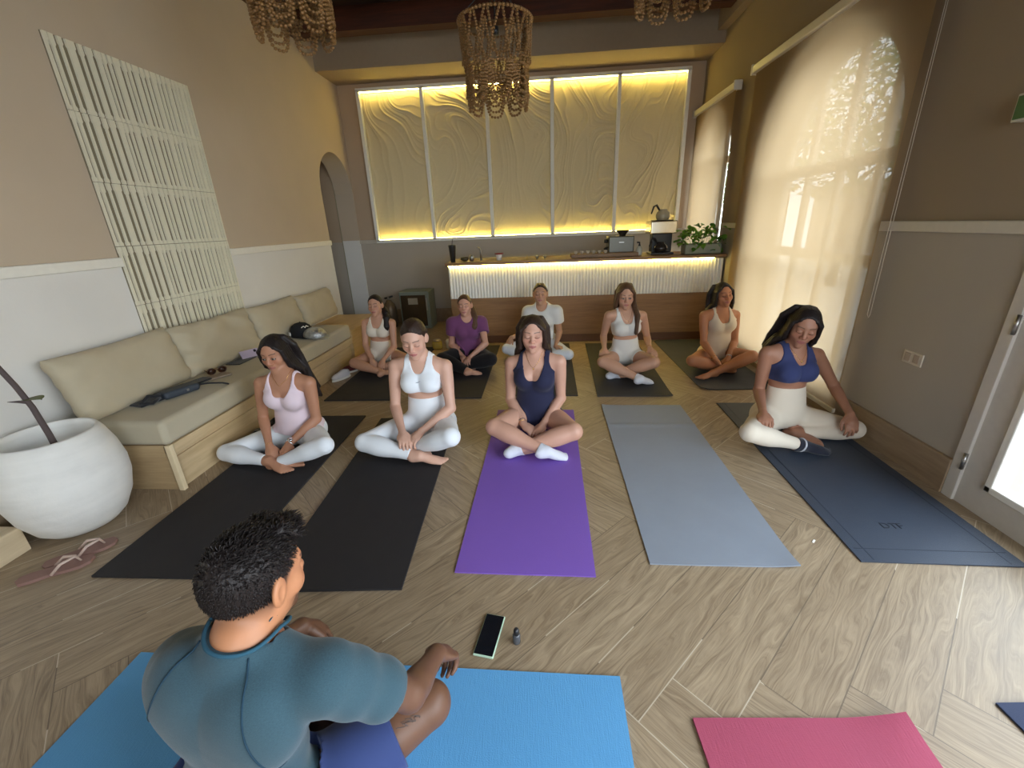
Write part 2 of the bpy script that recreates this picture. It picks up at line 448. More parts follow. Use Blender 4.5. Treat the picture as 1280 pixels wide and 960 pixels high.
        o = np_mesh(name, v-s.org, Q, mat, col=col); o.location = s.org
        s.obj = o
        return tag(o, label, cat)
    def garment(s, name, mat, clip, h=.005, t=.005, fn=None, ripple=None, label=None, fine=None, box=None):
        def f(P):
            g = s.groups(P)
            if fn: d = fn(s, P, g)
            else: d, _ = s.clothbase(P, g)
            d = d-t*s.s
            if ripple: d = d+ripple(s, P)
            c = clip(s, P, g)
            return np.maximum(smax(d, c*.8, .002), FLOOR-.003-P[:, 2])
        lo, hi = s.bounds(.15)
        if box: lo, hi = np.maximum(lo, box[0]), np.minimum(hi, box[1])
        v, Q = surface(f, lo, hi, h)
        o = np_mesh(name, v-s.org, Q, mat, s.obj)
        if label: o['label'] = label
        return o
    def hair(s, name, mat, chains, cap=True, h=.0045, hairline=None, extra=None, capr=(.0795, .099, .0885), capc=(0, -.020, .033), ridge=.0014):
        H = [([s.Hw(p) for p in pts], [r*s.s for r in rr]) for pts, rr in chains]
        hl = hairline or (lambda q: q[:, 1]-np.interp(q[:, 2], [-.10, -.06, -.03, 0, .04, .068, .085, .12], [-.055, -.030, -.012, .004, .028, .046, .062, .10])-.25*np.abs(q[:, 0])*(q[:, 2] > .05)+.006*(q[:, 2] > .05))
        allp = np.array([p for pts, _ in H for p in pts]+[s.Hw((0, 0, .1)), s.Hw((0, -.1, 0)), s.Hw((.08, 0, 0)), s.Hw((-.08, 0, 0)), s.Hw((0, .08, .08))])
        boxes = [(np.array(p).min(0)-max(r)-.03, np.array(p).max(0)+max(r)+.03) for p, r in H]
        def f(P):
            d = np.full(len(P), .5, np.float32)
            if cap:
                q = s.Hq(P); e = el(q, capc, None, capr)
                d = smax(e, hl(q)*.9, .006)*s.s
            for (pts, rr), (lo, hi) in zip(H, boxes):
                k = ((P > lo) & (P < hi)).all(1)
                if k.any():
                    e = np.full(len(P), .5, np.float32); e[k] = chain(P[k], pts, rr, .004)
                    d = smin(d, e, .010)
            q = s.Hq(P)
            an = np.arctan2(q[:, 0], q[:, 1]+.02); d = d+ridge*(.6*np.sin(an*34+3*np.sin(q[:, 2]*16))+.4*np.sin(an*71+5*np.sin(q[:, 2]*11+1)))-.0016*np.exp(-(q[:, 0]/.004)**2)*(q[:, 2] > .05)
            if extra: d = extra(s, P, q, d)
            return np.maximum(d, FLOOR-P[:, 2])
        v, Q = surface(f, allp.min(0)-.07, allp.max(0)+.07, h)
        return np_mesh(name, v-s.org, Q, mat, s.obj)
# hair strands that fall from the crown past the ear to a given end
def falls(sg, end, ys=(.050, .028, .004, -.022, -.050), r=.013, r2=.017, spread=.018, mid=None, top=.108, out=.081):
    res = []
    for i, y in enumerate(ys):
        e = np.array(end, float)+np.array([0, (i-(len(ys)-1)/2)*-spread, 0])
        pts = [(sg*.006, y*.7, top-abs(y)*.45), (sg*.042, y*.85+.004, top-.022-abs(y)*.40), (sg*(out-.006), y*.8, .035), (sg*out, y*.75-.006, -.035), (sg*(out+.002), y*.7-.018, -.085)]
        if mid is not None: pts.append(tuple(np.array(mid, float)+np.array([0, (i-2)*-spread*.7, 0])))
        pts.append(tuple(e)); n = len(pts)
        res.append((pts, [r*.8, r, r, r*1.05]+[r2]*(n-5)+[r2*.65]))
    return res
def back_sheet(x0, x1, n, end_z, y=-.085, r=.020, taper=.6, dx=0, dy=0):
    res = []
    for i in range(n):
        x = x0+(x1-x0)*i/(n-1)
        res.append(([(x*.6, -.06, .09), (x*.95, -.100+abs(x)*.25, .02), (x, y, -.07), (x+dx*.5, y+dy*.5, (-.07+end_z)/2), (x+dx, y+dy, end_z)], [r*.8, r, r, r, r*taper]))
    return res
def ring_band(name, mat, a, b, t, r, w, parent, org, thick=.002, n=20, label=None, tilt=0):
    """thin band round the limb that runs from a to b"""
    a = np.array(a); b = np.array(b); d = unit(b-a); c = a+(b-a)*t; u = unit(np.cross(d, (0.3, .2, 1))); w2 = np.cross(d, u)
    pts = [tuple(c+(u*math.cos(2*PI*k/n)+w2*math.sin(2*PI*k/n))*r-org) for k in range(n+1)]
    m = MB(); m.tube(pts, w, 6, cap=False)
    o = m.build(name, mat, parent)
    if label: o['label'] = label
    return o
# clip helpers for garments: negative = cloth
def c_bra(low, wide, strap_out, bottom, back_low=None, k=3, strap_in=None):
    def f(s, P, g):
        t = s.T(P); ax = np.abs(t[:, 0]); z = t[:, 2]
        bl = low if back_low is None else back_low
        zl = np.where(t[:, 1] > -.01, low, bl)+(ax/wide)**k*.10
        neck = np.where(ax < wide, z-zl, -.02-(ax-wide)*1.0)
        neck = np.minimum(neck, np.maximum(wide-ax, -.02)*1.0+0*z) if strap_in is None else neck
        arm = ax-np.interp(z, [.33, .365, .40, .44, .50], [.30, strap_out+.045, strap_out+.018, strap_out+.004, strap_out])
        c = np.maximum(np.maximum(np.where(ax < wide, np.minimum(z-zl, np.maximum(wide-ax, z-zl)), -.05), arm), bottom-z)
        armex = (g['t']-np.minimum(g['aa'], g['ab']))*.7-.003
        armex = np.maximum(armex, np.where(z < .24, (g['t']-np.minimum(g['la'], g['lb']))*.6-.010, -1))
        return np.maximum(c*s.s, np.where(z > .42, -.05, armex))
    return f
def c_lower(top, end, ankle=None):
    """trousers or shorts: top is the waist height; end is the cut along the thigh (<=1) or, past the knee, along the shin (1..2)"""
    def f(s, P, g):
        t = s.T(P); j = s.J; z = t[:, 2]
        c = np.where((g['t'] < .03) & (g['t'] < np.minimum(g['la'], g['lb'])+.03), (z-top)*s.s, -.3)
        cut = np.full(len(P), -.5, np.float32)
        for k in 'ab':
            mine = g['l'+k] < g['l'+('b' if k == 'a' else 'a')]
            if end <= 1:
                H, K = j['H'+k], j['K'+k]; d = unit(K-H); e = ((P-H) @ d)-end*np.linalg.norm(K-H)
                sh = rc(P, K, j['A'+k], .05, .03); th = rc(P, H, K, .08, .05)
                e = np.maximum(e, (th-sh)*.5)
            else:
                K, A = j['K'+k], j['A'+k]; d = unit(A-K); e = ((P-K) @ d)-(end-1)*np.linalg.norm(A-K)
                sh = rc(P, K, A, .05, .03); th = rc(P, j['H'+k], K, .08, .05)
                e = np.where((sh < th) & (np.sqrt(((P-A)**2).sum(1)) < .17), e, -.3)
            near = g['l'+k] < g['t']+.0
            cut = np.where(mine & (near | (e > 0) & (g['l'+k] < .03) & (g['t'] > .005)), np.maximum(cut, e), cut)
        lo = np.minimum(g['la'], g['lb'])
        return np.maximum(c, cut)
    return f
def f_legs(s, P, g):
    d = smin(g['la'], g['lb'], .005)
    d = np.minimum(smin(g['t'], d, .035), d)
    return d
def c_tee(neck_low, sleeve, bottom, wide=.07):
    def f(s, P, g):
        t = s.T(P); ax = np.abs(t[:, 0]); z = t[:, 2]; j = s.J
        q = np.sqrt((t[:, 0]/wide)**2+((z-.50)/(.50-neck_low))**2)
        cn = np.where(t[:, 1] > -.02, (1-q)*.06, z-.506)
        cn = np.maximum(cn, z-.535)
        c = np.maximum(cn, bottom-z)*s.s
        e = np.full(len(P), -.3, np.float32)
        for k in 'ab':
            S, E = j['S'+k], j['E'+k]; d = unit(E-S); L = np.linalg.norm(E-S)
            mine = (g['a'+k] < g['t']+.004)
            e = np.where(mine, (P-S) @ d-sleeve*L, e)
        e = np.maximum(e, np.where(z < .26, (g['t']-np.minimum(g['la'], g['lb']))*.6-.012, -1))
        return np.maximum(c, e)
    return f
def f_tee(loose=.0):
    def f(s, P, g):
        d, _ = s.clothbase(P, g)
        j = s.J
        for k in 'ab': d = smin(d, s.arm(P, k, loose), .03)
        return d
    return f
JOINTS = {
 'P1': dict(P=(-1.722, 2.555, 0.129), N=(-1.684, 2.473, 0.564), Sa=(-1.845, 2.471, 0.532), Sb=(-1.523, 2.479, 0.526), Ha=(-1.801, 2.569, 0.108), Hb=(-1.638, 2.557, 0.108), Ka=(-2.115, 2.343, 0.082), Kb=(-1.384, 2.268, 0.178), Aa=(-1.763, 2.249, 0.075), Ab=(-1.728, 2.267, 0.05), Ta=(-1.624, 2.206, 0.05), Tb=(-1.587, 2.307, 0.05), Ea=(-1.902, 2.482, 0.273), Eb=(-1.535, 2.489, 0.258), Wa=(-1.792, 2.325, 0.14), Wb=(-1.673, 2.347, 0.142), Fa=(-1.708, 2.241, 0.058), Fb=(-1.629, 2.226, 0.084), Hd=(-1.721, 2.498, 0.716), Ht=(-1.726, 2.527, 0.826), Ch=(-1.711, 2.414, 0.638), q=0.977),
 'P2': dict(P=(-0.829, 2.7, 0.117), N=(-0.84, 2.695, 0.601), Sa=(-1.016, 2.686, 0.568), Sb=(-0.667, 2.69, 0.559), Ha=(-0.916, 2.724, 0.116), Hb=(-0.739, 2.702, 0.116), Ka=(-1.188, 2.404, 0.123), Kb=(-0.588, 2.317, 0.209), Aa=(-0.805, 2.322, 0.07), Ab=(-0.925, 2.451, 0.049), Ta=(-0.643, 2.339, 0.047), Tb=(-0.768, 2.429, 0.05), Ea=(-1.035, 2.633, 0.281), Eb=(-0.635, 2.583, 0.288), Wa=(-0.933, 2.429, 0.184), Wb=(-0.813, 2.447, 0.181), Fa=(-0.875, 2.293, 0.145), Fb=(-0.885, 2.32, 0.136), Hd=(-0.853, 2.654, 0.754), Ht=(-0.851, 2.677, 0.87), Ch=(-0.848, 2.586, 0.65), q=1.057),
 'P3': dict(P=(-0.068, 2.823, 0.104), N=(-0.064, 2.804, 0.577), Sa=(-0.231, 2.829, 0.529), Sb=(0.103, 2.767, 0.551), Ha=(-0.15, 2.857, 0.113), Hb=(0.022, 2.829, 0.113), Ka=(-0.333, 2.498, 0.185), Kb=(0.181, 2.453, 0.175), Aa=(0.004, 2.353, 0.084), Ab=(-0.2, 2.417, 0.059), Ta=(0.133, 2.417, 0.035), Tb=(-0.067, 2.497, 0.05), Ea=(-0.248, 2.819, 0.246), Eb=(0.112, 2.785, 0.269), Wa=(-0.15, 2.62, 0.147), Wb=(-0.017, 2.624, 0.14), Fa=(-0.049, 2.516, 0.11), Fb=(-0.066, 2.484, 0.12), Hd=(-0.078, 2.804, 0.733), Ht=(-0.071, 2.854, 0.837), Ch=(-0.088, 2.706, 0.659), q=1.033),
 'P4': dict(P=(1.613, 2.749, 0.14), N=(1.612, 2.767, 0.613), Sa=(1.439, 2.753, 0.591), Sb=(1.775, 2.795, 0.563), Ha=(1.519, 2.752, 0.116), Hb=(1.682, 2.801, 0.115), Ka=(1.26, 2.436, 0.174), Kb=(2.059, 2.654, 0.084), Aa=(1.621, 2.49, 0.055), Ab=(1.673, 2.68, 0.043), Ta=(1.772, 2.475, 0.04), Tb=(1.78, 2.569, 0.05), Ea=(1.452, 2.793, 0.312), Eb=(1.94, 2.809, 0.332), Wa=(1.385, 2.58, 0.217), Wb=(1.936, 2.596, 0.219), Fa=(1.34, 2.472, 0.123), Fb=(1.914, 2.491, 0.116), Hd=(1.623, 2.73, 0.763), Ht=(1.649, 2.788, 0.858), Ch=(1.571, 2.648, 0.69), q=1.03),
 'P5': dict(P=(-1.817, 4.465, 0.107), N=(-1.791, 4.426, 0.532), Sa=(-1.945, 4.438, 0.495), Sb=(-1.636, 4.418, 0.492), Ha=(-1.895, 4.455, 0.104), Hb=(-1.736, 4.477, 0.104), Ka=(-1.979, 4.091, 0.141), Kb=(-1.432, 4.255, 0.116), Aa=(-1.652, 3.984, 0.067), Ab=(-1.773, 4.189, 0.05), Ta=(-1.612, 4.119, 0.05), Tb=(-1.644, 4.247, 0.05), Ea=(-1.928, 4.316, 0.268), Eb=(-1.63, 4.359, 0.237), Wa=(-1.818, 4.165, 0.148), Wb=(-1.703, 4.174, 0.139), Fa=(-1.749, 4.087, 0.06), Fb=(-1.704, 4.06, 0.064), Hd=(-1.797, 4.426, 0.675), Ht=(-1.791, 4.449, 0.778), Ch=(-1.801, 4.357, 0.587), q=0.943),
 'P6': dict(P=(-0.835, 4.463, 0.102), N=(-0.816, 4.398, 0.517), Sa=(-0.966, 4.365, 0.485), Sb=(-0.669, 4.435, 0.475), Ha=(-0.913, 4.455, 0.102), Hb=(-0.756, 4.455, 0.102), Ka=(-1.049, 4.115, 0.16), Kb=(-0.554, 4.146, 0.141), Aa=(-0.748, 3.969, 0.068), Ab=(-0.884, 4.208, 0.05), Ta=(-0.646, 4.058, 0.042), Tb=(-0.744, 4.213, 0.05), Ea=(-1.003, 4.402, 0.236), Eb=(-0.619, 4.292, 0.27), Wa=(-0.864, 4.263, 0.14), Wb=(-0.782, 4.222, 0.14), Fa=(-0.817, 4.138, 0.122), Fb=(-0.803, 4.09, 0.125), Hd=(-0.826, 4.394, 0.656), Ht=(-0.824, 4.41, 0.757), Ch=(-0.835, 4.346, 0.557), q=0.929),
 'P7': dict(P=(-0.022, 4.825, 0.117), N=(-0.023, 4.731, 0.552), Sa=(-0.178, 4.77, 0.509), Sb=(0.137, 4.697, 0.518), Ha=(-0.106, 4.828, 0.108), Hb=(0.057, 4.796, 0.108), Ka=(-0.422, 4.595, 0.12), Kb=(0.26, 4.46, 0.084), Aa=(-0.092, 4.442, 0.06), Ab=(-0.099, 4.537, 0.05), Ta=(0.054, 4.425, 0.05), Tb=(0.049, 4.536, 0.05), Ea=(-0.211, 4.824, 0.246), Eb=(0.175, 4.769, 0.261), Wa=(-0.373, 4.66, 0.233), Wb=(0.124, 4.577, 0.142), Fa=(-0.43, 4.57, 0.138), Fb=(0.229, 4.481, 0.154), Hd=(-0.038, 4.75, 0.698), Ht=(-0.035, 4.762, 0.807), Ch=(-0.041, 4.701, 0.593), q=0.983),
 'P8': dict(P=(0.818, 4.206, 0.123), N=(0.797, 4.182, 0.59), Sa=(0.629, 4.153, 0.57), Sb=(0.962, 4.202, 0.553), Ha=(0.732, 4.225, 0.112), Hb=(0.904, 4.21, 0.112), Ka=(0.552, 3.865, 0.185), Kb=(1.01, 3.823, 0.187), Aa=(0.869, 3.686, 0.071), Ab=(0.656, 3.892, 0.05), Ta=(0.989, 3.773, 0.036), Tb=(0.807, 3.921, 0.05), Ea=(0.605, 4.289, 0.325), Eb=(1.045, 4.293, 0.301), Wa=(0.588, 4.077, 0.213), Wb=(1.024, 4.068, 0.22), Fa=(0.551, 3.944, 0.159), Fb=(1.061, 3.932, 0.173), Hd=(0.786, 4.179, 0.745), Ht=(0.791, 4.202, 0.857), Ch=(0.774, 4.106, 0.649), q=1.022),
 'P9': dict(P=(1.753, 4.272, 0.127), N=(1.716, 4.235, 0.573), Sa=(1.552, 4.215, 0.536), Sb=(1.872, 4.268, 0.525), Ha=(1.669, 4.28, 0.109), Hb=(1.835, 4.263, 0.108), Ka=(1.411, 3.982, 0.145), Kb=(1.907, 3.889, 0.209), Aa=(1.768, 3.999, 0.05), Ab=(1.573, 3.878, 0.052), Ta=(1.622, 4.024, 0.05), Tb=(1.437, 3.82, 0.05), Ea=(1.561, 4.154, 0.271), Eb=(1.871, 4.2, 0.262), Wa=(1.612, 3.953, 0.165), Wb=(1.76, 4.03, 0.149), Fa=(1.707, 3.965, 0.059), Fb=(1.685, 3.923, 0.091), Hd=(1.715, 4.231, 0.721), Ht=(1.715, 4.278, 0.819), Ch=(1.712, 4.148, 0.639), q=0.988),
 'M': dict(P=(-0.733, 0.576, 0.139), N=(-0.651, 0.623, 0.606), Sa=(-0.475, 0.596, 0.563), Sb=(-0.817, 0.62, 0.551), Ha=(-0.656, 0.537, 0.114), Hb=(-0.816, 0.604, 0.115), Ka=(-0.339, 0.79, 0.16), Kb=(-0.978, 0.983, 0.16), Aa=(-0.629, 1.029, 0.06), Ab=(-0.625, 0.863, 0.05), Ta=(-0.779, 0.99, 0.05), Tb=(-0.78, 0.874, 0.05), Ea=(-0.347, 0.7, 0.336), Eb=(-0.898, 0.73, 0.3), Wa=(-0.334, 0.898, 0.201), Wb=(-0.817, 0.943, 0.212), Fa=(-0.318, 0.928, 0.058), Fb=(-0.8, 1.015, 0.081), Hd=(-0.66, 0.678, 0.75), Ht=(-0.628, 0.711, 0.855), Ch=(-0.688, 0.682, 0.631), q=1.037),
}
# ---------------------------------------------------------------- camera
cam = bpy.data.cameras.new('camera'); camo = bpy.data.objects.new('camera', cam); COL.objects.link(camo)
cam.sensor_width = 36; cam.lens = 530/1280*36; cam.clip_start = .02
def cam_rot(pi_, ya, ro):
    A = np.array([[1, 0, 0], [0, 0, -1], [0, 1, 0.]])
    c, s = math.cos(ya), math.sin(ya); Ry = np.array([[c, s, 0], [-s, c, 0], [0, 0, 1]])
    c, s = math.cos(pi_), math.sin(pi_); Rx = np.array([[1, 0, 0], [0, c, -s], [0, s, c]])
    c, s = math.cos(ro), math.sin(ro); Rz = np.array([[c, -s, 0], [s, c, 0], [0, 0, 1]])
    return Rz @ Rx @ A @ Ry
CR = cam_rot(.35951031, .08239176, -.04059993)
camo.matrix_world = Matrix(((CR[0][0], -CR[1][0], -CR[2][0], 0), (CR[0][1], -CR[1][1], -CR[2][1], 0), (CR[0][2], -CR[1][2], -CR[2][2], 1.43), (0, 0, 0, 1)))
bpy.context.scene.camera = camo

# ---------------------------------------------------------------- setting materials
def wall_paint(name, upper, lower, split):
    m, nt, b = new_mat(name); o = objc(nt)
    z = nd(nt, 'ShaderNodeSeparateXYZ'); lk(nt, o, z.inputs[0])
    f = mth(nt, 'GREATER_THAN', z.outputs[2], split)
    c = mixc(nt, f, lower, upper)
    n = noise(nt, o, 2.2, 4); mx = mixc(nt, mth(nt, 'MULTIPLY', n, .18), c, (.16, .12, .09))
    lk(nt, mx, b.inputs['Base Color']); b.inputs['Roughness'].default_value = .85
    bump(nt, b, noise(nt, o, 60, 4), .12, .004); return m
def herringbone():
    m, nt, b = new_mat('oak_herringbone_tile'); o = objc(nt)
    W, n = .197, 6
    v = mapping(nt, o, (1/W, 1/W, 1), (0, 0, 0))
    sp = nd(nt, 'ShaderNodeSeparateXYZ'); lk(nt, v, sp.inputs[0])
    r2 = math.sqrt(.5)
    u = mth(nt, 'ADD', mth(nt, 'MULTIPLY', mth(nt, 'ADD', sp.outputs[0], sp.outputs[1]), r2), 100*n-.411/W)
    w = mth(nt, 'ADD', mth(nt, 'MULTIPLY', mth(nt, 'SUBTRACT', sp.outputs[0], sp.outputs[1]), r2), 100*n+1.208/W)
    i = mth(nt, 'FLOOR', u); j = mth(nt, 'FLOOR', w)
    fu = mth(nt, 'SUBTRACT', u, i); fw = mth(nt, 'SUBTRACT', w, j)
    md = mth(nt, 'MODULO', mth(nt, 'ADD', mth(nt, 'SUBTRACT', i, j), 200*n+1), 2*n)
    hz = mth(nt, 'LESS_THAN', md, n-.5)
    # along / across for the two directions
    al_h = mth(nt, 'ADD', md, fu); al_v = mth(nt, 'ADD', mth(nt, 'SUBTRACT', 2*n-1, md), fw)
    def pick(a, c): return mth(nt, 'ADD', mth(nt, 'MULTIPLY', hz, a), mth(nt, 'MULTIPLY', mth(nt, 'SUBTRACT', 1, hz), c))
    al = pick(al_h, al_v); ac = pick(fw, fu)
    id1 = pick(mth(nt, 'SUBTRACT', i, md), i); id2 = pick(j, mth(nt, 'SUBTRACT', j, mth(nt, 'SUBTRACT', 2*n-1, md)))
    wn = nd(nt, 'ShaderNodeTexWhiteNoise'); wn.noise_dimensions = '3D'
    cx = nd(nt, 'ShaderNodeCombineXYZ'); lk(nt, id1, cx.inputs[0]); lk(nt, id2, cx.inputs[1]); lk(nt, hz, cx.inputs[2]); lk(nt, cx.outputs[0], wn.inputs['Vector'])
    g = nd(nt, 'ShaderNodeCombineXYZ'); lk(nt, mth(nt, 'MULTIPLY', al, .30), g.inputs[0]); lk(nt, mth(nt, 'MULTIPLY', ac, 1.7), g.inputs[1]); lk(nt, mth(nt, 'MULTIPLY', wn.outputs['Value'], 57), g.inputs[2])
    warp = noise(nt, g.outputs[0], 1.5, 2)
    g2 = nd(nt, 'ShaderNodeCombineXYZ'); lk(nt, mth(nt, 'MULTIPLY', al, .45), g2.inputs[0]); lk(nt, mth(nt, 'ADD', mth(nt, 'MULTIPLY', ac, 13), mth(nt, 'MULTIPLY', warp, 9)), g2.inputs[1]); lk(nt, mth(nt, 'MULTIPLY', wn.outputs['Value'], 91), g2.inputs[2])
    g3 = nd(nt, 'ShaderNodeCombineXYZ'); lk(nt, mth(nt, 'MULTIPLY', al, 1.6), g3.inputs[0]); lk(nt, mth(nt, 'MULTIPLY', ac, 60), g3.inputs[1]); lk(nt, id1, g3.inputs[2])
    gr = mth(nt, 'ADD', mth(nt, 'MULTIPLY', noise(nt, g2.outputs[0], 1.6, 4, .65), .72), mth(nt, 'MULTIPLY', noise(nt, g3.outputs[0], 1.0, 3, .7), .28))
    ramp = nd(nt, 'ShaderNodeValToRGB'); lk(nt, gr, ramp.inputs[0])
    e = ramp.color_ramp.elements; e[0].position = .36; e[0].color = rgba(srgb(126, 108, 86)); e[1].position = .62; e[1].color = rgba(srgb(178, 158, 130))
    tone = mixc(nt, mth(nt, 'MULTIPLY', wn.outputs['Value'], .32), ramp.outputs[0], srgb(128, 108, 84))
    # joints
    d = mth(nt, 'MINIMUM', mth(nt, 'MINIMUM', ac, mth(nt, 'SUBTRACT', 1, ac)), mth(nt, 'MINIMUM', al, mth(nt, 'SUBTRACT', n, al)))
    jt = mth(nt, 'LESS_THAN', d, .0095)
    jc = mixc(nt, mth(nt, 'GREATER_THAN', noise(nt, o, 1.1, 2), .52), srgb(84, 72, 60), srgb(214, 202, 180))
    lk(nt, mixc(nt, mth(nt, 'MULTIPLY', jt, .62), tone, jc), b.inputs['Base Color'])
    b.inputs['Roughness'].default_value = .36; b.inputs['Specular IOR Level'].default_value = .5
    lk(nt, mth(nt, 'ADD', .30, mth(nt, 'MULTIPLY', gr, .28)), b.inputs['Roughness'])
    bump(nt, b, mth(nt, 'SUBTRACT', mth(nt, 'MULTIPLY', gr, .25), jt), .25, .002)
    return m
M_left = wall_paint('left_wall_paint', srgb(204, 186, 162), srgb(236, 233, 226), 1.29)
M_back = wall_paint('back_wall_paint', srgb(196, 172, 144), srgb(190, 180, 164), 1.27)
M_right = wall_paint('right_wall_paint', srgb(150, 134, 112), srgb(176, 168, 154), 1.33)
M_trim = plain('white_trim', srgb(236, 232, 220), .5)
M_white = plain('white_paint', srgb(240, 238, 230), .55)
M_floor = herringbone()
M_skirt = wood('oak_skirting', srgb(132, 110, 86), srgb(164, 142, 114), 1, .5)
M_oak = wood('light_oak', srgb(186, 160, 120), srgb(214, 190, 150), 1, .5)
M_oakx = wood('counter_oak', srgb(126, 92, 58), srgb(158, 120, 78), 0, .45)
M_dark = wood('dark_beam_wood', srgb(52, 24, 12), srgb(86, 42, 22), 0, .6)
M_led = emit('warm_led', (1.0, .77, .18), 36)

# ---------------------------------------------------------------- room shell
def wall_with_openings(name, mat, fixed, thick, y0, y1, z1, openings, parent=None):
    """wall in the plane x = fixed, running y0..y1, thickness outward (+x), arched or square openings"""
    m = MB(); cuts = {y0, y1}
    for o in openings:
        a, b = o['y0'], o['y1']; k = 40 if o.get('arch') else 1
        for i in range(k+1): cuts.add(a+(b-a)*i/k)
    ys = sorted(cuts); xs = (fixed, fixed+thick)
    for a, b in zip(ys[:-1], ys[1:]):
        op = next((o for o in openings if o['y0']-1e-6 <= a and b <= o['y1']+1e-6), None)
        def top(y):
            if not op.get('arch'): return op['z1']
            c = (op['y0']+op['y1'])/2; r = (op['y1']-op['y0'])/2
            return op['z1']-r*op.get('e', 1)+op.get('e', 1)*math.sqrt(max(r*r-(y-c)**2, 0))
        segs = [((0, 0), (z1, z1))] if op is None else [((top(a), top(b)), (z1, z1))]
        if op and op['z0'] > 0: segs.append(((0, 0), (op['z0'], op['z0'])))
        for (la, lb), (ha, hb) in segs:
            vs = [(xs[0], a, la), (xs[0], b, lb), (xs[0], b, hb), (xs[0], a, ha), (xs[1], a, la), (xs[1], b, lb), (xs[1], b, hb), (xs[1], a, ha)]
            fs = [(0, 3, 2, 1), (4, 5, 6, 7), (0, 1, 5, 4), (3, 7, 6, 2)]
            if op is None or True:
                prev_solid = not any(abs(o['y1']-a) < 1e-6 or abs(o['y0']-a) < 1e-6 for o in openings)
            fs += [(0, 4, 7, 3), (1, 2, 6, 5)] if (op is None) else []
            m.add(vs, fs)
    return m.build(name, mat, parent)
fl = MB().box(LEFT_X-.6, RIGHT_X+.02, REAR_Y-.2, BACK_Y+.2, -.12, 0).build('floor', M_floor); struct(fl)
struct(wall_with_openings('wall_left', M_left, LEFT_X-.27, .27, REAR_Y, BACK_Y, 4.0, [dict(y0=5.72, y1=6.68, z0=0, z1=2.42, arch=True)]))
WINS = [dict(y0=3.02, y1=4.72, z0=.02, z1=2.62, arch=True), dict(y0=5.58, y1=6.60, z0=.55, z1=2.60, arch=True)]
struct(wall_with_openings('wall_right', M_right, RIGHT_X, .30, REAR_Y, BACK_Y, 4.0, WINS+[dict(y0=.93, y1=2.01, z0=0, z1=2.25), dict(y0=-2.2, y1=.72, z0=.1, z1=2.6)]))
struct(MB().box(LEFT_X-.6, RIGHT_X+.3, BACK_Y, BACK_Y+.2, 0, 4.0).build('wall_back', M_back))
# rear wall behind the photographer with an unseen window kept narrow for fill light
m = MB(); m.box(LEFT_X-.3, -.2, REAR_Y-.2, REAR_Y, 0, 4).box(1.6, RIGHT_X+.3, REAR_Y-.2, REAR_Y, 0, 4).box(-.2, 1.6, REAR_Y-.2, REAR_Y, 0, .8).box(-.2, 1.6, REAR_Y-.2, REAR_Y, 2.4, 4)
struct(m.build('wall_rear', M_left))
struct(MB().box(LEFT_X-.6, RIGHT_X+.3, REAR_Y-.2, BACK_Y+.2, 3.72, 4.0).build('ceiling', wood('ceiling_boards', srgb(30, 17, 11), srgb(50, 28, 18), 0, .7)))
# room beyond the arch
m = MB(); m.box(-4.0, -3.07, 5.2, 5.3, 0, 2.8).box(-4.1, -4.0, 5.2, 7.6, 0, 2.8).box(-4.1, -3.0, 7.5, 7.6, 0, 2.8).box(-4.1, -3.07, 5.2, 7.6, 2.7, 2.8)
m.box(-4.1, -3.07, 5.2, 7.6, -.1, .0); m.box(-3.08, -3.07, 6.68, 7.6, 0, 2.8)
struct(m.build('wall_hallway', plain('hallway_paint', srgb(150, 146, 116), .8)))
beam = empty('ceiling_beams', (0, 0, 0)); beam['kind'] = 'structure'
for y, w, z in ((5.62, .16, 3.50), (4.75, .16, 3.50), (3.9, .16, 3.50), (3.0, .16, 3.5), (2.1, .16, 3.5), (1.2, .16, 3.5)):
    MB().box(LEFT_X, RIGHT_X, y, y+w, z, 3.72).build('beam', M_dark, beam)
M_fascia = plain('soffit_paint', srgb(160, 142, 120), .85)
struct(MB().box(LEFT_X, RIGHT_X, 6.12, BACK_Y, 3.30, 3.72).build('trim_1', M_fascia))
struct(MB().box(RIGHT_X-.10, RIGHT_X, REAR_Y, 6.12, 3.42, 3.72).build('trim_2', M_fascia))
# chair rails and skirting
struct(MB().rbox(LEFT_X, LEFT_X+.03, REAR_Y, 2.73, 1.265, 1.325, .006).rbox(LEFT_X, LEFT_X+.03, 3.77, 5.70, 1.265, 1.325, .006).build('trim_3', M_trim))
struct(MB().rbox(RIGHT_X-.03, RIGHT_X, 2.03, 3.02, 1.305, 1.362, .006).rbox(RIGHT_X-.03, RIGHT_X, 4.74, 5.50, 1.300, 1.355, .006).build('trim_4', plain('rail_right', srgb(206, 200, 186), .55)))
struct(MB().rbox(LEFT_X, RIGHT_X, BACK_Y-.03, BACK_Y, 1.235, 1.29, .006).build('trim_5', plain('rail_back', srgb(200, 192, 176), .55)))
struct(MB().rbox(RIGHT_X-.022, RIGHT_X, 2.07, BACK_Y, 0, .20, .004).build('baseboard_right', M_skirt))
struct(MB().rbox(LEFT_X, RIGHT_X, BACK_Y-.022, BACK_Y, 0, .22, .004).build('baseboard_back', M_skirt))
struct(MB().rbox(LEFT_X, LEFT_X+.022, REAR_Y, 2.0, 0, .18, .004).build('baseboard_left', M_skirt))
# floor LED grazing line at the right blind: the gap of daylight comes from the window itself

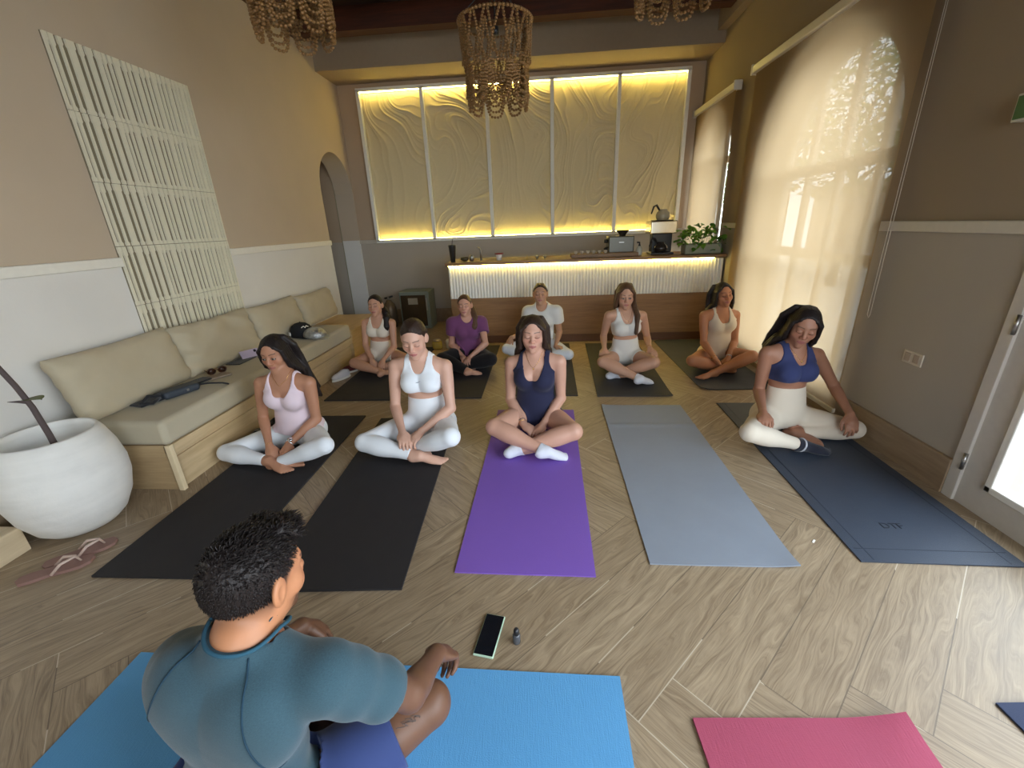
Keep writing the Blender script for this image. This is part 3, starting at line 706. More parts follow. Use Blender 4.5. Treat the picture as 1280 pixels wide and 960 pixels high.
# ---------------------------------------------------------------- windows and blinds
M_glass, nt, b = new_mat('window_glass')
tr = nd(nt, 'ShaderNodeBsdfTransparent'); gl = nd(nt, 'ShaderNodeBsdfGlossy'); gl.inputs['Roughness'].default_value = .03
mx = nd(nt, 'ShaderNodeMixShader'); mx.inputs[0].default_value = .07
lk(nt, mixc(nt, noise(nt, objc(nt), 2), (.9, .93, .95), (1, 1, 1)), tr.inputs['Color'])
lk(nt, tr.outputs[0], mx.inputs[1]); lk(nt, gl.outputs[0], mx.inputs[2]); lk(nt, mx.outputs[0], nt.nodes['Material Output'].inputs['Surface'])
M_frame = plain('window_frame_paint', srgb(214, 206, 190), .5)
def arch_window(name, o, nmull):
    e = empty(name, (RIGHT_X+.22, (o['y0']+o['y1'])/2, o['z0'])); e['kind'] = 'structure'
    y0, y1, z0, z1 = o['y0'], o['y1'], o['z0'], o['z1']; c = (y0+y1)/2; r = (y1-y0)/2; lx, ly, lz = e.location
    def top(y): return z1-r+math.sqrt(max(r*r-(y-c)**2, 0))
    m = MB(); m.box(-.03, .03, y0-ly, y0-ly+.07, 0, z1-r-z0).box(-.03, .03, y1-ly-.07, y1-ly, 0, z1-r-z0).box(-.03, .03, y0-ly, y1-ly, 0, .08)
    pts = [(0, c-ly+(r-.035)*math.cos(a), z1-r-z0+(r-.035)*math.sin(a)) for a in np.linspace(0, PI, 25)]
    m.tube(pts, .04, 6); m.box(-.03, .03, y0-ly, y1-ly, 1.05-z0, 1.13-z0); m.box(-.03, .03, y0-ly, y1-ly, z1-r-z0-.04, z1-r-z0+.04)
    m.build('window_frame', M_frame, e)
    for k in range(1, nmull):
        y = y0+(y1-y0)*k/nmull
        MB().box(-.02, .02, y-ly-.03, y-ly+.03, .05, top(y)-z0-.03).build('mullion', M_frame, e)
    poly = [(y0+.03, z0+.03), (y1-.03, z0+.03)]+[(c+(r-.03)*math.cos(a), z1-r+(r-.03)*math.sin(a)) for a in np.linspace(0, PI, 25)]
    g = MB(); n = len(poly); g.add([(0, y-ly, z-lz) for y, z in poly], [tuple(range(n))]); g.build('pane', M_glass, e)
arch_window('window_1', WINS[0], 4); arch_window('window_2', WINS[1], 3)
def blind_mat():
    m, nt, b = new_mat('sheer_roller_fabric'); o = objc(nt)
    wv = noise(nt, mapping(nt, o, (1, 400, 400)), 1.0, 1); cloud = noise(nt, o, 2.0, 3)
    c = mixc(nt, wv, srgb(174, 150, 116), srgb(192, 168, 132))
    di = nd(nt, 'ShaderNodeBsdfDiffuse'); tl = nd(nt, 'ShaderNodeBsdfTranslucent'); tp = nd(nt, 'ShaderNodeBsdfTransparent')
    lk(nt, c, di.inputs['Color']); lk(nt, c, tl.inputs['Color'])
    m1 = nd(nt, 'ShaderNodeMixShader'); m1.inputs[0].default_value = .60; lk(nt, di.outputs[0], m1.inputs[1]); lk(nt, tl.outputs[0], m1.inputs[2])
    m2 = nd(nt, 'ShaderNodeMixShader'); lk(nt, mth(nt, 'ADD', .025, mth(nt, 'MULTIPLY', cloud, .035)), m2.inputs[0]); lk(nt, m1.outputs[0], m2.inputs[1]); lk(nt, tp.outputs[0], m2.inputs[2])
    lk(nt, m2.outputs[0], nt.nodes['Material Output'].inputs['Surface']); return m
M_blind = blind_mat(); M_alu = plain('blind_rail_white', srgb(222, 214, 196), .35, var=.03)
def blind(loc, y0, y1, ztop, zbot, label):
    e = empty('roller_blind', (RIGHT_X-.075, (y0+y1)/2, zbot), 0, label, 'blind')
    h = (y1-y0)/2; H = ztop-zbot
    m = MB(); m.rbox(-.035, .035, -h-.02, h+.02, H-.01, H+.06, .012); m.build('head_rail', M_alu, e)
    for s in (-1, 1): MB().rbox(-.04, .045, s*(h+.025)-.012, s*(h+.025)+.012, H-.02, H+.07, .006).build('bracket', M_alu, e)
    g = MB(); ny = 40
    v = [(.012*math.sin(k*.5)*.15, -h+2*h*k/ny, z) for z in (0, H) for k in range(ny+1)]
    v += [(x+.0012, y, z) for x, y, z in v[:]]
    N1 = ny+1; f = []
    for k in range(ny): f += [(k, k+1, N1+k+1, N1+k)]
    g.add(v[:2*N1], f, True); g.build('fabric', M_blind, e)
    MB().rbox(-.012, .012, -h, h, -.015, .02, .006).build('bottom_bar', M_alu, e)
    return e
B1 = blind(0, 2.90, 4.98, 2.70, .10, 'tall sheer cream roller blind over the large arched window on the right wall')
B2 = blind(0, 5.42, 6.66, 2.68, 1.03, 'small sheer cream roller blind over the arched window beside the bar')
# bead chain of the tall blind
m = MB(); m.tube([(RIGHT_X-.04, 2.885, 2.7), (RIGHT_X-.038, 2.88, 1.6), (RIGHT_X-.035, 2.875, .80), (RIGHT_X-.03, 2.865, .78), (RIGHT_X-.028, 2.86, .80), (RIGHT_X-.03, 2.87, 1.6), (RIGHT_X-.035, 2.88, 2.7)], .0014, 6)
c = m.build('pull_chain', M_alu); c.parent = B1; c.matrix_parent_inverse = B1.matrix_world.inverted(); c.location = (-B1.location.x, -B1.location.y, -B1.location.z); c.matrix_parent_inverse = Matrix.Identity(4)
# glazed door on the right
M_door = plain('door_paint', srgb(206, 200, 190), .5)
d = empty('door_1', (RIGHT_X+.02, 1.47, 0)); d['kind'] = 'structure'
m = MB(); m.box(-.02, .03, .42, .54, 0, 2.25).box(-.02, .03, -.54, -.42, 0, 2.25).box(-.02, .03, -.42, .42, 0, .14).box(-.02, .03, -.42, .42, 2.1, 2.25); m.build('door_frame', M_door, d)
m = MB()
for a, b2, c0, c1 in ((.385, .42, .14, 2.1), (-.42, -.385, .14, 2.1)): m.rbox(-.035, .02, a, b2, c0, c1, .006)
m.rbox(-.035, .02, -.42, .42, .14, .175, .006).rbox(-.035, .02, -.42, .42, 2.065, 2.1, .006); m.build('glazing_bead', M_white, d)
MB().box(0, .008, -.40, .40, .16, 2.08).build('pane', M_glass, d)
M_steel = plain('brushed_steel', (.45, .44, .42), .35, 1)
for z in (.18, .88, 1.95): MB().tube([(-.035, .545, z), (-.035, .545, z+.09)], .009, 8).build('hinge', M_steel, d)
struct(MB().rbox(RIGHT_X-.015, RIGHT_X+.02, 2.01, 2.07, 0, 2.31, .004).rbox(RIGHT_X-.015, RIGHT_X+.02, .87, .93, 0, 2.31, .004).rbox(RIGHT_X-.015, RIGHT_X+.02, .87, 2.07, 2.25, 2.31, .004).build('trim_6', M_door))
struct(MB().box(RIGHT_X+.03, RIGHT_X+.3, .93, 2.01, -.12, 0.012).build('trim_7', M_skirt))
# ---------------------------------------------------------------- outside
M_gravel, nt, b = new_mat('pale_gravel'); o_ = objc(nt)
f_ = noise(nt, o_, 26, 4, .8); r_ = nd(nt, 'ShaderNodeValToRGB'); lk(nt, f_, r_.inputs[0]); r_.color_ramp.elements[0].position = .42; r_.color_ramp.elements[0].color = rgba(srgb(120, 118, 108)); r_.color_ramp.elements[1].position = .58; r_.color_ramp.elements[1].color = rgba(srgb(238, 236, 228)); lk(nt, r_.outputs[0], b.inputs['Base Color']); b.inputs['Roughness'].default_value = .9
gr = MB().box(RIGHT_X+.3, 16, -12, 18, -.25, -.10).build('gravel_yard', M_gravel); gr['kind'] = 'structure'
gr = MB().box(-14, RIGHT_X+.3, -14, REAR_Y-.2, -.25, -.10).build('paved_yard', M_gravel); gr['kind'] = 'structure'
M_leaf = plain('leaf_green', srgb(92, 122, 52), .5, var=.3, scale=3); M_bark = plain('bark', srgb(94, 76, 60), .9, bmp=.4)
def tree(loc, H, R_, n, seed, label):
    rr = random.Random(seed); e = empty('tree', loc, 0, label, 'tree', None)
    tr_ = MB(); tr_.tube([(0, 0, 0), (.05, .03, H*.4), (0, .05, H*.75)], [.11, .08, .05], 8)
    for k in range(6):
        a = k*1.05; tr_.tube([(0, .04, H*.5+k*.12), (R_*.5*math.cos(a), R_*.5*math.sin(a), H*.72+k*.1)], [.04, .015], 6)
    tr_.build('trunk', M_bark, e); lf = MB()
    for k in range(n):
        while 1:
            p = Vector((rr.uniform(-1, 1), rr.uniform(-1, 1), rr.uniform(-1, 1)))
            if p.length < 1 and p.length > .3: break
        p = Vector((p.x*R_, p.y*R_, H*.85+p.z*R_*.75)); a = Vector((rr.gauss(0, 1), rr.gauss(0, 1), rr.gauss(0, 1))).normalized(); c_ = a.orthogonal().normalized(); s_ = rr.uniform(.06, .12)
        lf.add([p-a*s_, p+c_*s_*.4, p+a*s_, p-c_*s_*.4], [(0, 1, 2, 3)])
    lf.build('foliage', M_leaf, e)
tree((6.3, 10.0, -.1), 4.0, 2.2, 6500, 3, 'leafy tree in the yard seen faintly through the tall blind')
tree((5.2, 14.9, -.1), 3.8, 1.9, 5000, 5, 'second leafy tree of the yard, further from the house')
struct(MB().box(9.0, 9.2, -4, 16, -.1, 2.2).build('wall_garden', M_fascia))

# ---------------------------------------------------------------- light
w = bpy.data.worlds.new('sky'); bpy.context.scene.world = w; w.use_nodes = True
bg = w.node_tree.nodes['Background']; bg.inputs[0].default_value = (.80, .90, 1.0, 1); bg.inputs[1].default_value = 6.5
def portal(name, loc, direction, sx, sy):
    L = bpy.data.lights.new(name, 'AREA'); L.shape = 'RECTANGLE'; L.size = sx; L.size_y = sy; L.cycles.is_portal = True
    o = bpy.data.objects.new(name, L); COL.objects.link(o); o.location = loc
    o.rotation_euler = Vector(direction).to_track_quat('-Z', 'Y').to_euler(); return o
portal('rear_fill_daylight', (.7, REAR_Y-.02, 1.6), (0, 1, 0), 1.8, 1.6)  # sky portal at the unseen window kept for fill
portal('door_daylight', (RIGHT_X+.10, 1.47, 1.12), (-1, 0, 0), 1.08, 2.24)
portal('side_window_daylight', (RIGHT_X+.10, -.74, 1.35), (-1, 0, 0), 2.92, 2.5)
portal('arch_window_daylight', (RIGHT_X+.31, 3.87, 1.37), (-1, 0, 0), 1.7, 2.5)
portal('bar_window_daylight', (RIGHT_X+.31, 6.06, 1.57), (-1, 0, 0), 1.08, 2.05)
sc = bpy.context.scene
sc.view_settings.view_transform = 'Standard'; sc.view_settings.look = 'None'; sc.view_settings.gamma = 1; sc.view_settings.use_curve_mapping = False
sc.view_settings.exposure = 0.62
sc.cycles.max_bounces = 8; sc.cycles.diffuse_bounces = 4; sc.cycles.sample_clamp_indirect = 4
sc.cycles.use_denoising = True
# ---------------------------------------------------------------- yoga mats
def mat_mesh(name, cx, cy, w, l, rz, mat, label, th=.006, curls=(), corner=0, group=None, fold=None, cat='yoga mat'):
    nx, ny = 28, 72; co, si = math.cos(rz), math.sin(rz); m = MB(); rr = random.Random(int(abs(cx)*1000)); ph = rr.uniform(0, 6)
    def h(x, y):
        z = .0006*math.sin(x*9+ph)*math.sin(y*5+ph)+.0006
        for (u, v, r, hh) in curls:
            dx, dy = x-u*w/2, y-v*l/2
            if u == 0: dx = 0
            if v == 0: dy = 0
            z += hh*max(0, 1-math.hypot(dx, dy)/r)**2
        if fold is not None: z += .010*math.exp(-((y-fold)/.012)**2)
        return z
    top = []; 
    for j in range(ny+1):
        for i in range(nx+1):
            x, y = (i/nx-.5)*w, (j/ny-.5)*l
            if corner:
                k = max(0, corner-((w/2-abs(x))+(l/2-abs(y))))
                x -= math.copysign(k*.5, x); y -= math.copysign(k*.5, y)
            top.append((x, y, h(x, y)+th))
    N = (nx+1)*(ny+1); vs = top+[(x, y, z-th) for x, y, z in top]
    q = lambda i, j: j*(nx+1)+i
    m.wn = True; fs = [(q(i, j), q(i+1, j), q(i+1, j+1), q(i, j+1)) for j in range(ny) for i in range(nx)]
    m.add(vs, fs+[tuple(k+N for k in f[::-1]) for f in fs], True)
    k = 0; side = []
    for i in range(nx): side += [(q(i, 0)+N, q(i+1, 0)+N, q(i+1, 0), q(i, 0)), (q(i, ny), q(i+1, ny), q(i+1, ny)+N, q(i, ny)+N)]
    for j in range(ny): side += [(q(0, j), q(0, j+1), q(0, j+1)+N, q(0, j)+N), (q(nx, j)+N, q(nx, j+1)+N, q(nx, j+1), q(nx, j))]
    m.f += side; m.sm += [False]*len(side)
    o = m.build(name, mat); o.location = (cx, cy, .0003); o.rotation_euler = (0, 0, rz)
    return tag(o, label, cat, group)
def mat_mat(name, col, rough=.8, rib=0, var=.06, spec=.35, ribaxis=0):
    m, nt, b = new_mat(name); o = objc(nt)
    n = noise(nt, o, 5, 5, .6); f = noise(nt, o, 160, 2)
    c = mixc(nt, n, tuple(x*(1-var) for x in col), tuple(min(1, x*(1+var)) for x in col))
    lk(nt, c, b.inputs['Base Color']); b.inputs['Specular IOR Level'].default_value = spec
    lk(nt, mth(nt, 'ADD', rough-.12, mth(nt, 'MULTIPLY', n, .24)), b.inputs['Roughness'])
    h = noise(nt, o, 320, 2)
    if rib:
        sc_ = [30, 30, 30]; sc_[ribaxis] = rib
        h = mth(nt, 'ADD', mth(nt, 'MULTIPLY', h, .6), noise(nt, mapping(nt, o, tuple(sc_)), 1.0, 2))
    bump(nt, b, h, .35, .003); return m
K = mat_mat('black_foam', srgb(44, 42, 44), .75); K2 = mat_mat('black_foam_worn', srgb(50, 50, 54), .7)
mat_mesh('yoga_mat', -1.765, 2.215, .61, 1.71, .008, K, 'thick black yoga mat under the woman in the lilac camisole', th=.010)
mat_mesh('yoga_mat', -.965, 2.175, .61, 1.72, .055, K, 'thick black yoga mat under the woman with tied-back hair and white sports bra', th=.010)
mat_mesh('yoga_mat', -.088, 2.30, .615, 1.74, -.012, mat_mat('violet_foam', srgb(128, 92, 186), .7, 0, .05), 'bright violet yoga mat in the middle of the front row')
mat_mesh('yoga_mat', .775, 2.378, .63, 1.745, -.006, mat_mat('blue_grey_foam', srgb(140, 148, 160), .55, 0, .10), 'empty blue-grey yoga mat with a raised fold near its far end', fold=.50, curls=((1, -1, .16, .012), (-1, 1, .12, .01)))
mat_mesh('yoga_mat', 1.705, 2.41, .655, 1.74, -.02, mat_mat('slate_rubber', srgb(56, 65, 80), .52, 0, .12, .5), 'slate blue rubber yoga mat beside the right wall')
mat_mesh('yoga_mat', -1.685, 4.27, .61, 1.73, 0, K2, 'black yoga mat under the dark-haired woman nearest the bench in the back row', th=.010)
mat_mesh('yoga_mat', -.865, 4.30, .61, 1.73, 0, K2, 'black yoga mat under the woman in the purple T-shirt', th=.010)
mat_mesh('yoga_mat', -.005, 4.34, .61, 1.73, -.012, K2, 'black yoga mat under the woman in the white T-shirt')
mat_mesh('yoga_mat', .80, 4.31, .635, 1.73, -.03, mat_mat('charcoal_foam', srgb(58, 58, 60), .65), 'charcoal yoga mat under the woman in white bra and shorts in the back row', curls=((1, -1, .2, .010),))
mat_mesh('yoga_mat', 1.69, 4.43, .64, 1.70, .012, mat_mat('grey_foam', srgb(70, 74, 80), .55), 'dark grey yoga mat under the woman nearest the blind in the back row', curls=((-1, -1, .2, .014),), corner=.05)
mat_mesh('yoga_mat', -.632, .703, 1.735, .61, -.010, mat_mat('sky_blue_ribbed_foam', srgb(92, 158, 208), .72, 260, .05), 'sky blue ribbed yoga mat under the instructor')
mat_mesh('yoga_mat', .785, .03, .62, 1.73, .045, mat_mat('rose_ribbed_foam', srgb(166, 74, 98), .75, 240, .08), 'rose pink yoga mat with curling corner at the bottom of the picture', curls=((1, 1, .22, .028),), th=.007)
mat_mesh('yoga_mat', 1.72, .12, .61, 1.73, .06, mat_mat('midnight_blue_foam', srgb(44, 54, 82), .7), 'dark blue yoga mat showing only a corner at the right edge')
# embossed border and letters of the slate mat, raised scuff on violet mat
MAT5 = [o for o in COL.objects if o.get('label', '').startswith('slate')][0]
m = MB(); m.box(-.31, .31, -.792, -.788, .0072, .0078).box(-.272, -.268, -.86, .86, .0072, .0078).box(.268, .272, -.86, .86, .0072, .0078)
m.build('embossed_border', plain('slate_emboss', srgb(46, 54, 68), .6), MAT5)
def text(name, body, size, mat, parent=None, M=None, depth=.0006, loc=None, rot=None):
    cu = bpy.data.curves.new(name, 'FONT'); cu.body = body; cu.size = size; cu.extrude = depth; cu.align_x = 'CENTER'; cu.align_y = 'CENTER'
    t = bpy.data.objects.new(name, cu); COL.objects.link(t); bpy.context.view_layer.update()
    me = bpy.data.meshes.new_from_object(t); COL.objects.unlink(t); bpy.data.objects.remove(t)
    me.materials.clear(); me.materials.append(mat); o = bpy.data.objects.new(name, me); COL.objects.link(o)
    if parent: o.parent = parent
    if loc: o.location = loc
    if rot: o.rotation_euler = rot
    return o
text('lettering', 'DTF', .055, plain('slate_letter', srgb(34, 40, 52), .6), MAT5, loc=(-.04, -.63, .0078))

# ---------------------------------------------------------------- bench with cushions
bench = empty('bench', (-2.49, 3.5, 0), 0, 'long low light-oak bench built along the left wall', 'bench')
def rel(o, p): o.parent = p; return o
m = MB(); m.box(-.31+.05, .31-.035, -1.44, 2.05, .0, .20); m.build('base', M_oak, bench, (0, 0, 0))
MB().rbox(.262, .31, -1.46, 1.06, .235, .300, .004).build('top_rail', M_oak, bench)
MB().rbox(-.31, .31, -1.46, -1.435, 0, .30, .003).build('end_panel', wood('oak_end', srgb(160, 134, 98), srgb(190, 164, 124), 0, .5), bench)
MB().rbox(.280, .312, -1.47, -1.44, 0, .303, .003).build('edge_strip', plain('oak_edge', srgb(226, 206, 168), .5), bench)
MB().rbox(-.31, .27, -1.43, 1.06, .20, .30, .003).build('seat_board', M_oak, bench)
MB().rbox(-.31, .31, 1.06, 2.05, .0, .375, .004).build('side_shelf', wood('oak_shelf', srgb(190, 160, 112), srgb(216, 186, 140), 1, .45), bench)
M_cush = fabric('oatmeal_linen', srgb(188, 176, 150), 700, .35, .95, .05, .1, folds=.25)
def soft(name, w, h, t, mat, seed, p=5, crease=.008, n=44):
    """stuffed cushion standing in the YZ plane: w along y, h along z, t thick along x, base at z=0"""
    rr = random.Random(seed); m = MB(); a = [rr.uniform(0, 6) for _ in range(8)]
    def P(u, v, s):
        pu = 1-abs(u)**p; pv = 1-abs(v)**p; e = max(pu, 0)**.42*max(pv, 0)**.42
        y = u*w/2*(1-.035*(1-abs(v)**2)*abs(u)); z = (v+1)/2*h+(-.02*math.sin((u+1)*PI/2)*max(v, 0)**3*0)
        z -= .02*(1-abs(u)**1.5)*max(v, 0)**4*rr2
        edge = max(abs(u), abs(v))**6
        cr = crease*edge*math.sin(14*u+a[0]+3*v)*math.sin(11*v+a[1])+crease*.6*math.sin(5*u*v+a[2]+6*u)*math.sin(4*v+a[3])
        return (s*(t/2*e+cr*(e > .05)), y, z)
    rr2 = rr.uniform(.3, 1)
    for s in (1, -1):
        vs = [P(math.sin((i/n-.5)*PI), math.sin((j/n-.5)*PI), s) for j in range(n+1) for i in range(n+1)]
        fs = [(j*(n+1)+i, j*(n+1)+i+1, (j+1)*(n+1)+i+1, (j+1)*(n+1)+i) for j in range(n) for i in range(n)]
        m.add(vs, fs if s > 0 else [f[::-1] for f in fs], True)
    return m.build(name, mat)
sc_ = MB().rbox(-.30, .318, -.5*2.52, .5*2.52, 0, .155, .035, 5).build('seat_cushion', fabric('oatmeal_linen_seat', srgb(186, 176, 152), 700, .3, .95, .05, .1, folds=.15)); sc_.location = (-2.49, 3.285, .302)
tag(sc_, 'long oatmeal linen seat cushion lying on the oak bench', 'seat cushion')
ob = None
cl = ['oatmeal back cushion nearest the white pot, at the near end of the bench', 'oatmeal back cushion second from the pot, creased at its near side', 'oatmeal back cushion third from the pot, behind the black and silver caps', 'oatmeal back cushion at the far end of the bench by the archway']
for i, (y, ww, rx, rz, hh) in enumerate(((2.40, .82, 0, .04, .40), (3.20, .84, .02, -.03, .385), (4.02, .80, 0, .02, .37), (4.80, .76, 0, 0, .35))):
    c = soft('back_cushion', ww, hh, .17, M_cush, 10+i, crease=.022 if i == 1 else .010)
    c.location = (-2.615, y, .452); c.rotation_euler = (0, -.24, rz)
    tag(c, cl[i], 'cushion', 'linen back cushions along the bench')
# low oak step at the left edge
st = MB().rbox(-2.80, -2.575, .2, 1.53, 0, .135, .004).build('step_box', wood('oak_step', srgb(186, 164, 132), srgb(210, 190, 156), 1, .5))
tag(st, 'low pale oak plinth on the floor at the left edge below the pot', 'plinth')
# objects on the bench
M_blk = plain('black_plastic', (.02, .02, .022), .35); M_blkf = fabric('black_cloth', (.018, .018, .02), 600, .3, .9)
Zc = .459
e = empty('belt_bag', (-2.42, 2.45, Zc), -.35, 'black belt bag with strap lying on the near end of the seat cushion', 'bag')
MB().rbox(-.045, .045, -.10, .12, 0, .05, .018, 3).build('pouch', plain('black_nylon', (.035, .045, .06), .55, bmp=.2), e)
MB().tube([(0, -.10, .03), (-.02, -.16, .045), (.01, -.22, .02), (.03, -.17, .01), (.0, -.11, .02)], .012, 6).build('loop', M_blkf, e)
MB().tube([(.02, .12, .03), (.03, .18, .02), (.09, .235, .01), (.15, .24, .008)], .006, 6).build('strap', M_blkf, e)
MB().rbox(.044, .048, .03, .045, .018, .034, .002).build('zip_pull', M_steel, e)
cl_ = MB(); cl_.rbox(-.10, .07, -.18, .20, 0, .012, .005)
cl_.rbox(-.06, .03, .12, .32, .008, .022, .006); o = cl_.build('folded_top', M_blkf); o.location = (-2.50, 2.42, Zc); o.rotation_euler = (0, 0, -.25); tag(o, 'flat black garment lying behind the belt bag on the seat cushion', 'clothing')
e = empty('sunglasses', (-2.44, 2.84, Zc+.012), .9, 'tortoiseshell sunglasses resting on a patterned pouch on the seat cushion', 'sunglasses')
M_tort = plain('tortoiseshell', srgb(70, 40, 22), .25, var=.5, scale=60)
for s in (-1, 1):
    pts = [(s*.035+.027*math.cos(a), .0, .024+.022*math.sin(a)) for a in np.linspace(0, 2*PI, 17)]
    MB().tube(pts, .0035, 6, False).build('rim', M_tort, e)
    MB().lathe([(.001, 0), (.024, .001), (.001, .002)], n=16, M=Tm((s*.035, 0, .024), (PI/2, 0, 0))).build('lens', plain('brown_lens', srgb(60, 38, 26), .1), e)
    MB().tube([(s*.064, 0, .03), (s*.066, .06, .028), (s*.05, .125, .008)], .003, 6).build('temple', M_tort, e)
MB().tube([(-.01, 0, .03), (.01, 0, .03)], .003, 6).build('bridge', M_tort, e)
o = MB().rbox(-.085, .085, -.05, .05, 0, .014, .006, 3, Tm()).build('zip_pouch', plain('marbled_cloth', srgb(150, 134, 116), .7, var=.55, scale=45)); o.location = (-2.41, 2.79, Zc); o.rotation_euler = (0, 0, 1.1); tag(o, 'small brown and white patterned pouch under the sunglasses', 'pouch')
e = empty('phone', (-2.47, 3.28, Zc+.002), -.5, 'pale lilac phone standing on edge against the cushion', 'phone')
MB().rbox(-.005, .005, -.075, .075, 0, .072, .004, 3, Tm((0, 0, 0), (0, -.55, 0))).build('body', plain('lilac_case', srgb(190, 176, 196), .35), e)
MB().rbox(.004, .008, .035, .055, .040, .062, .003, 3, Tm((0, 0, 0), (0, -.55, 0))).build('camera_bump', M_blk, e)
o = MB().rbox(-.06, .06, -.11, .11, 0, .006, .002).build('wallet', M_blkf); o.location = (-2.50, 3.19, Zc); tag(o, 'thin black wallet lying beside the lilac phone', 'wallet')
# caps
def cap_obj(loc, rz, mat, label, tilt=(0, 0), scale=1, flat=1):
    e = empty('baseball_cap', loc, rz, label, 'cap'); M = Tm((0, 0, 0), (tilt[0], tilt[1], 0)) @ Matrix.Scale(scale, 4) @ Matrix.Diagonal((1, 1, flat, 1))
    pr = [(.088, 0), (.092, .03), (.088, .06), (.072, .090), (.045, .110), (.012, .119), (.001, .12)]
    m = MB(); m.lathe(pr, n=28, M=M @ Matrix.Diagonal((1, 1.12, 1, 1))); m.build('crown', mat, e)
    b = MB(); vs = []
    for k in range(13):
        a = -1.15+2.3*k/12; vs += [(.086*math.sin(a), -.096*math.cos(a), .012), (.092*math.sin(a), -.100*math.cos(a)-.075*max(0, math.cos(a*1.3))**.6, .004+.012*math.sin(a)**2)]
    b.add([M @ Vector(v) for v in vs]+[M @ (Vector(v)-Vector((0, 0, .004))) for v in vs], [(2*k, 2*k+2, 2*k+3, 2*k+1) for k in range(12)]+[(26+2*k, 26+2*k+1, 26+2*k+3, 26+2*k+2) for k in range(12)]+[(2*k+1, 2*k+3, 26+2*k+3, 26+2*k+1) for k in range(12)], True)
    b.build('visor', mat, e)
    MB().lathe([(.001, .118), (.008, .120), (.001, .126)], n=10, M=M).build('button', mat, e)
    return e
e = cap_obj((-2.43, 4.02, Zc+.002), .9, plain('black_cap_cloth', (.012, .012, .014), .9, bmp=.3), 'black baseball cap with a small white crest, upright on the seat cushion', (0, 0), 1.15)
MB().tube([(-.034, -.098, .100), (-.012, -.100, .112), (0, -.108, .096), (.014, -.100, .112), (.034, -.096, .100)], .004, 6).build('emblem', M_white, e)
MB().box(-.118, -.112, -.01, .035, .02, .055).build('side_tag', M_white, e)
M_sil, nt, b = new_mat('silver_foil'); o_ = objc(nt); v_ = noise(nt, o_, 60, 2)
lk(nt, mixc(nt, v_, srgb(120, 124, 128), srgb(226, 228, 226)), b.inputs['Base Color']); b.inputs['Metallic'].default_value = .7; b.inputs['Roughness'].default_value = .28; bump(nt, b, v_, .6, .01)
e = cap_obj((-2.27, 3.97, Zc+.002), 1.0, M_sil, 'silver quilted cap lying in front of the black cap', (0, .0), 1.15, .68)
MB().tube([(.03, .09, .02), (.05, .15, .012), (.10, .20, .006)], .008, 6).build('back_strap', M_blkf, e)
# ---------------------------------------------------------------- pot with young tree
M_pot, nt, b = new_mat('whitewashed_plaster'); o_ = objc(nt)
f1 = noise(nt, o_, 5, 6, .6); f2 = noise(nt, mapping(nt, o_, (3, 3, 22)), 1, 4)
lk(nt, mixc(nt, mth(nt, 'MULTIPLY', f1, f2), srgb(244, 242, 236), srgb(190, 190, 184)), b.inputs['Base Color']); b.inputs['Roughness'].default_value = .85; bump(nt, b, f1, .5, .012)
pot = empty('plant_pot', (-2.345, 1.70, 0), 0, 'large rounded whitewashed pot holding a bare sapling, left of the bench', 'plant pot')
pot.location = (-2.50, 1.735, 0)
pr = [(.001, 0), (.12, .0), (.155, .012), (.195, .05), (.240, .14), (.265, .25), (.268, .33), (.252, .43), (.222, .52), (.206, .550), (.198, .557), (.190, .552), (.190, .52), (.205, .46), (.001, .45)]
pot.scale = (.965, .965, .965); MB().lathe(pr, n=56).build('vessel', M_pot, pot)
MB().lathe([(.001, .430), (.205, .445), (.001, .455)], n=30).build('soil', plain('soil', srgb(78, 62, 48), .95, var=.4, scale=60, bmp=.8), pot)
sap = empty('sapling', (-2.44, 1.70, .45), 0, 'thin bare sapling stem with one small green leaf growing from the white pot', 'plant')
MB().tube([(.02, 0, -.02), (.012, .0, .10), (-.002, -.005, .25), (-.03, -.01, .36), (-.07, -.02, .48), (-.15, -.03, .66), (-.22, -.03, .82)], [.015, .013, .012, .0115, .011, .010, .009], 8).build('stem', plain('stem_bark', srgb(84, 72, 70), .8, bmp=.5), sap)
MB().tube([(-.05, 0, .20), (-.065, -.03, .235), (-.09, -.06, .25)], [.008, .006, .003], 6).build('twig', plain('stem_bark'), sap) if False else None
lf = MB(); n_ = 10
vs = []
for k in range(n_+1):
    t = k/n_; w_ = .035*math.sin(PI*t)**.7; vs += [(t*.09-w_*.2, -w_, .22+.03*t-.03*t*t), (t*.09, 0, .215+.03*t-.03*t*t), (t*.09+w_*.2, w_, .22+.03*t-.03*t*t)]
lf.add(vs, [(3*k+a, 3*k+3+a, 3*k+4+a, 3*k+1+a) for k in range(n_) for a in (0, 1)], True)
lf.build('leaf', plain('olive_leaf', srgb(104, 110, 52), .45), sap).location = (-.03, 0, .07)
MB().tube([(-.005, 0, .27), (-.04, -.02, .285), (-.075, -.035, .29)], [.008, .006, .0015], 6).build('twig', MATS['stem_bark'], sap)

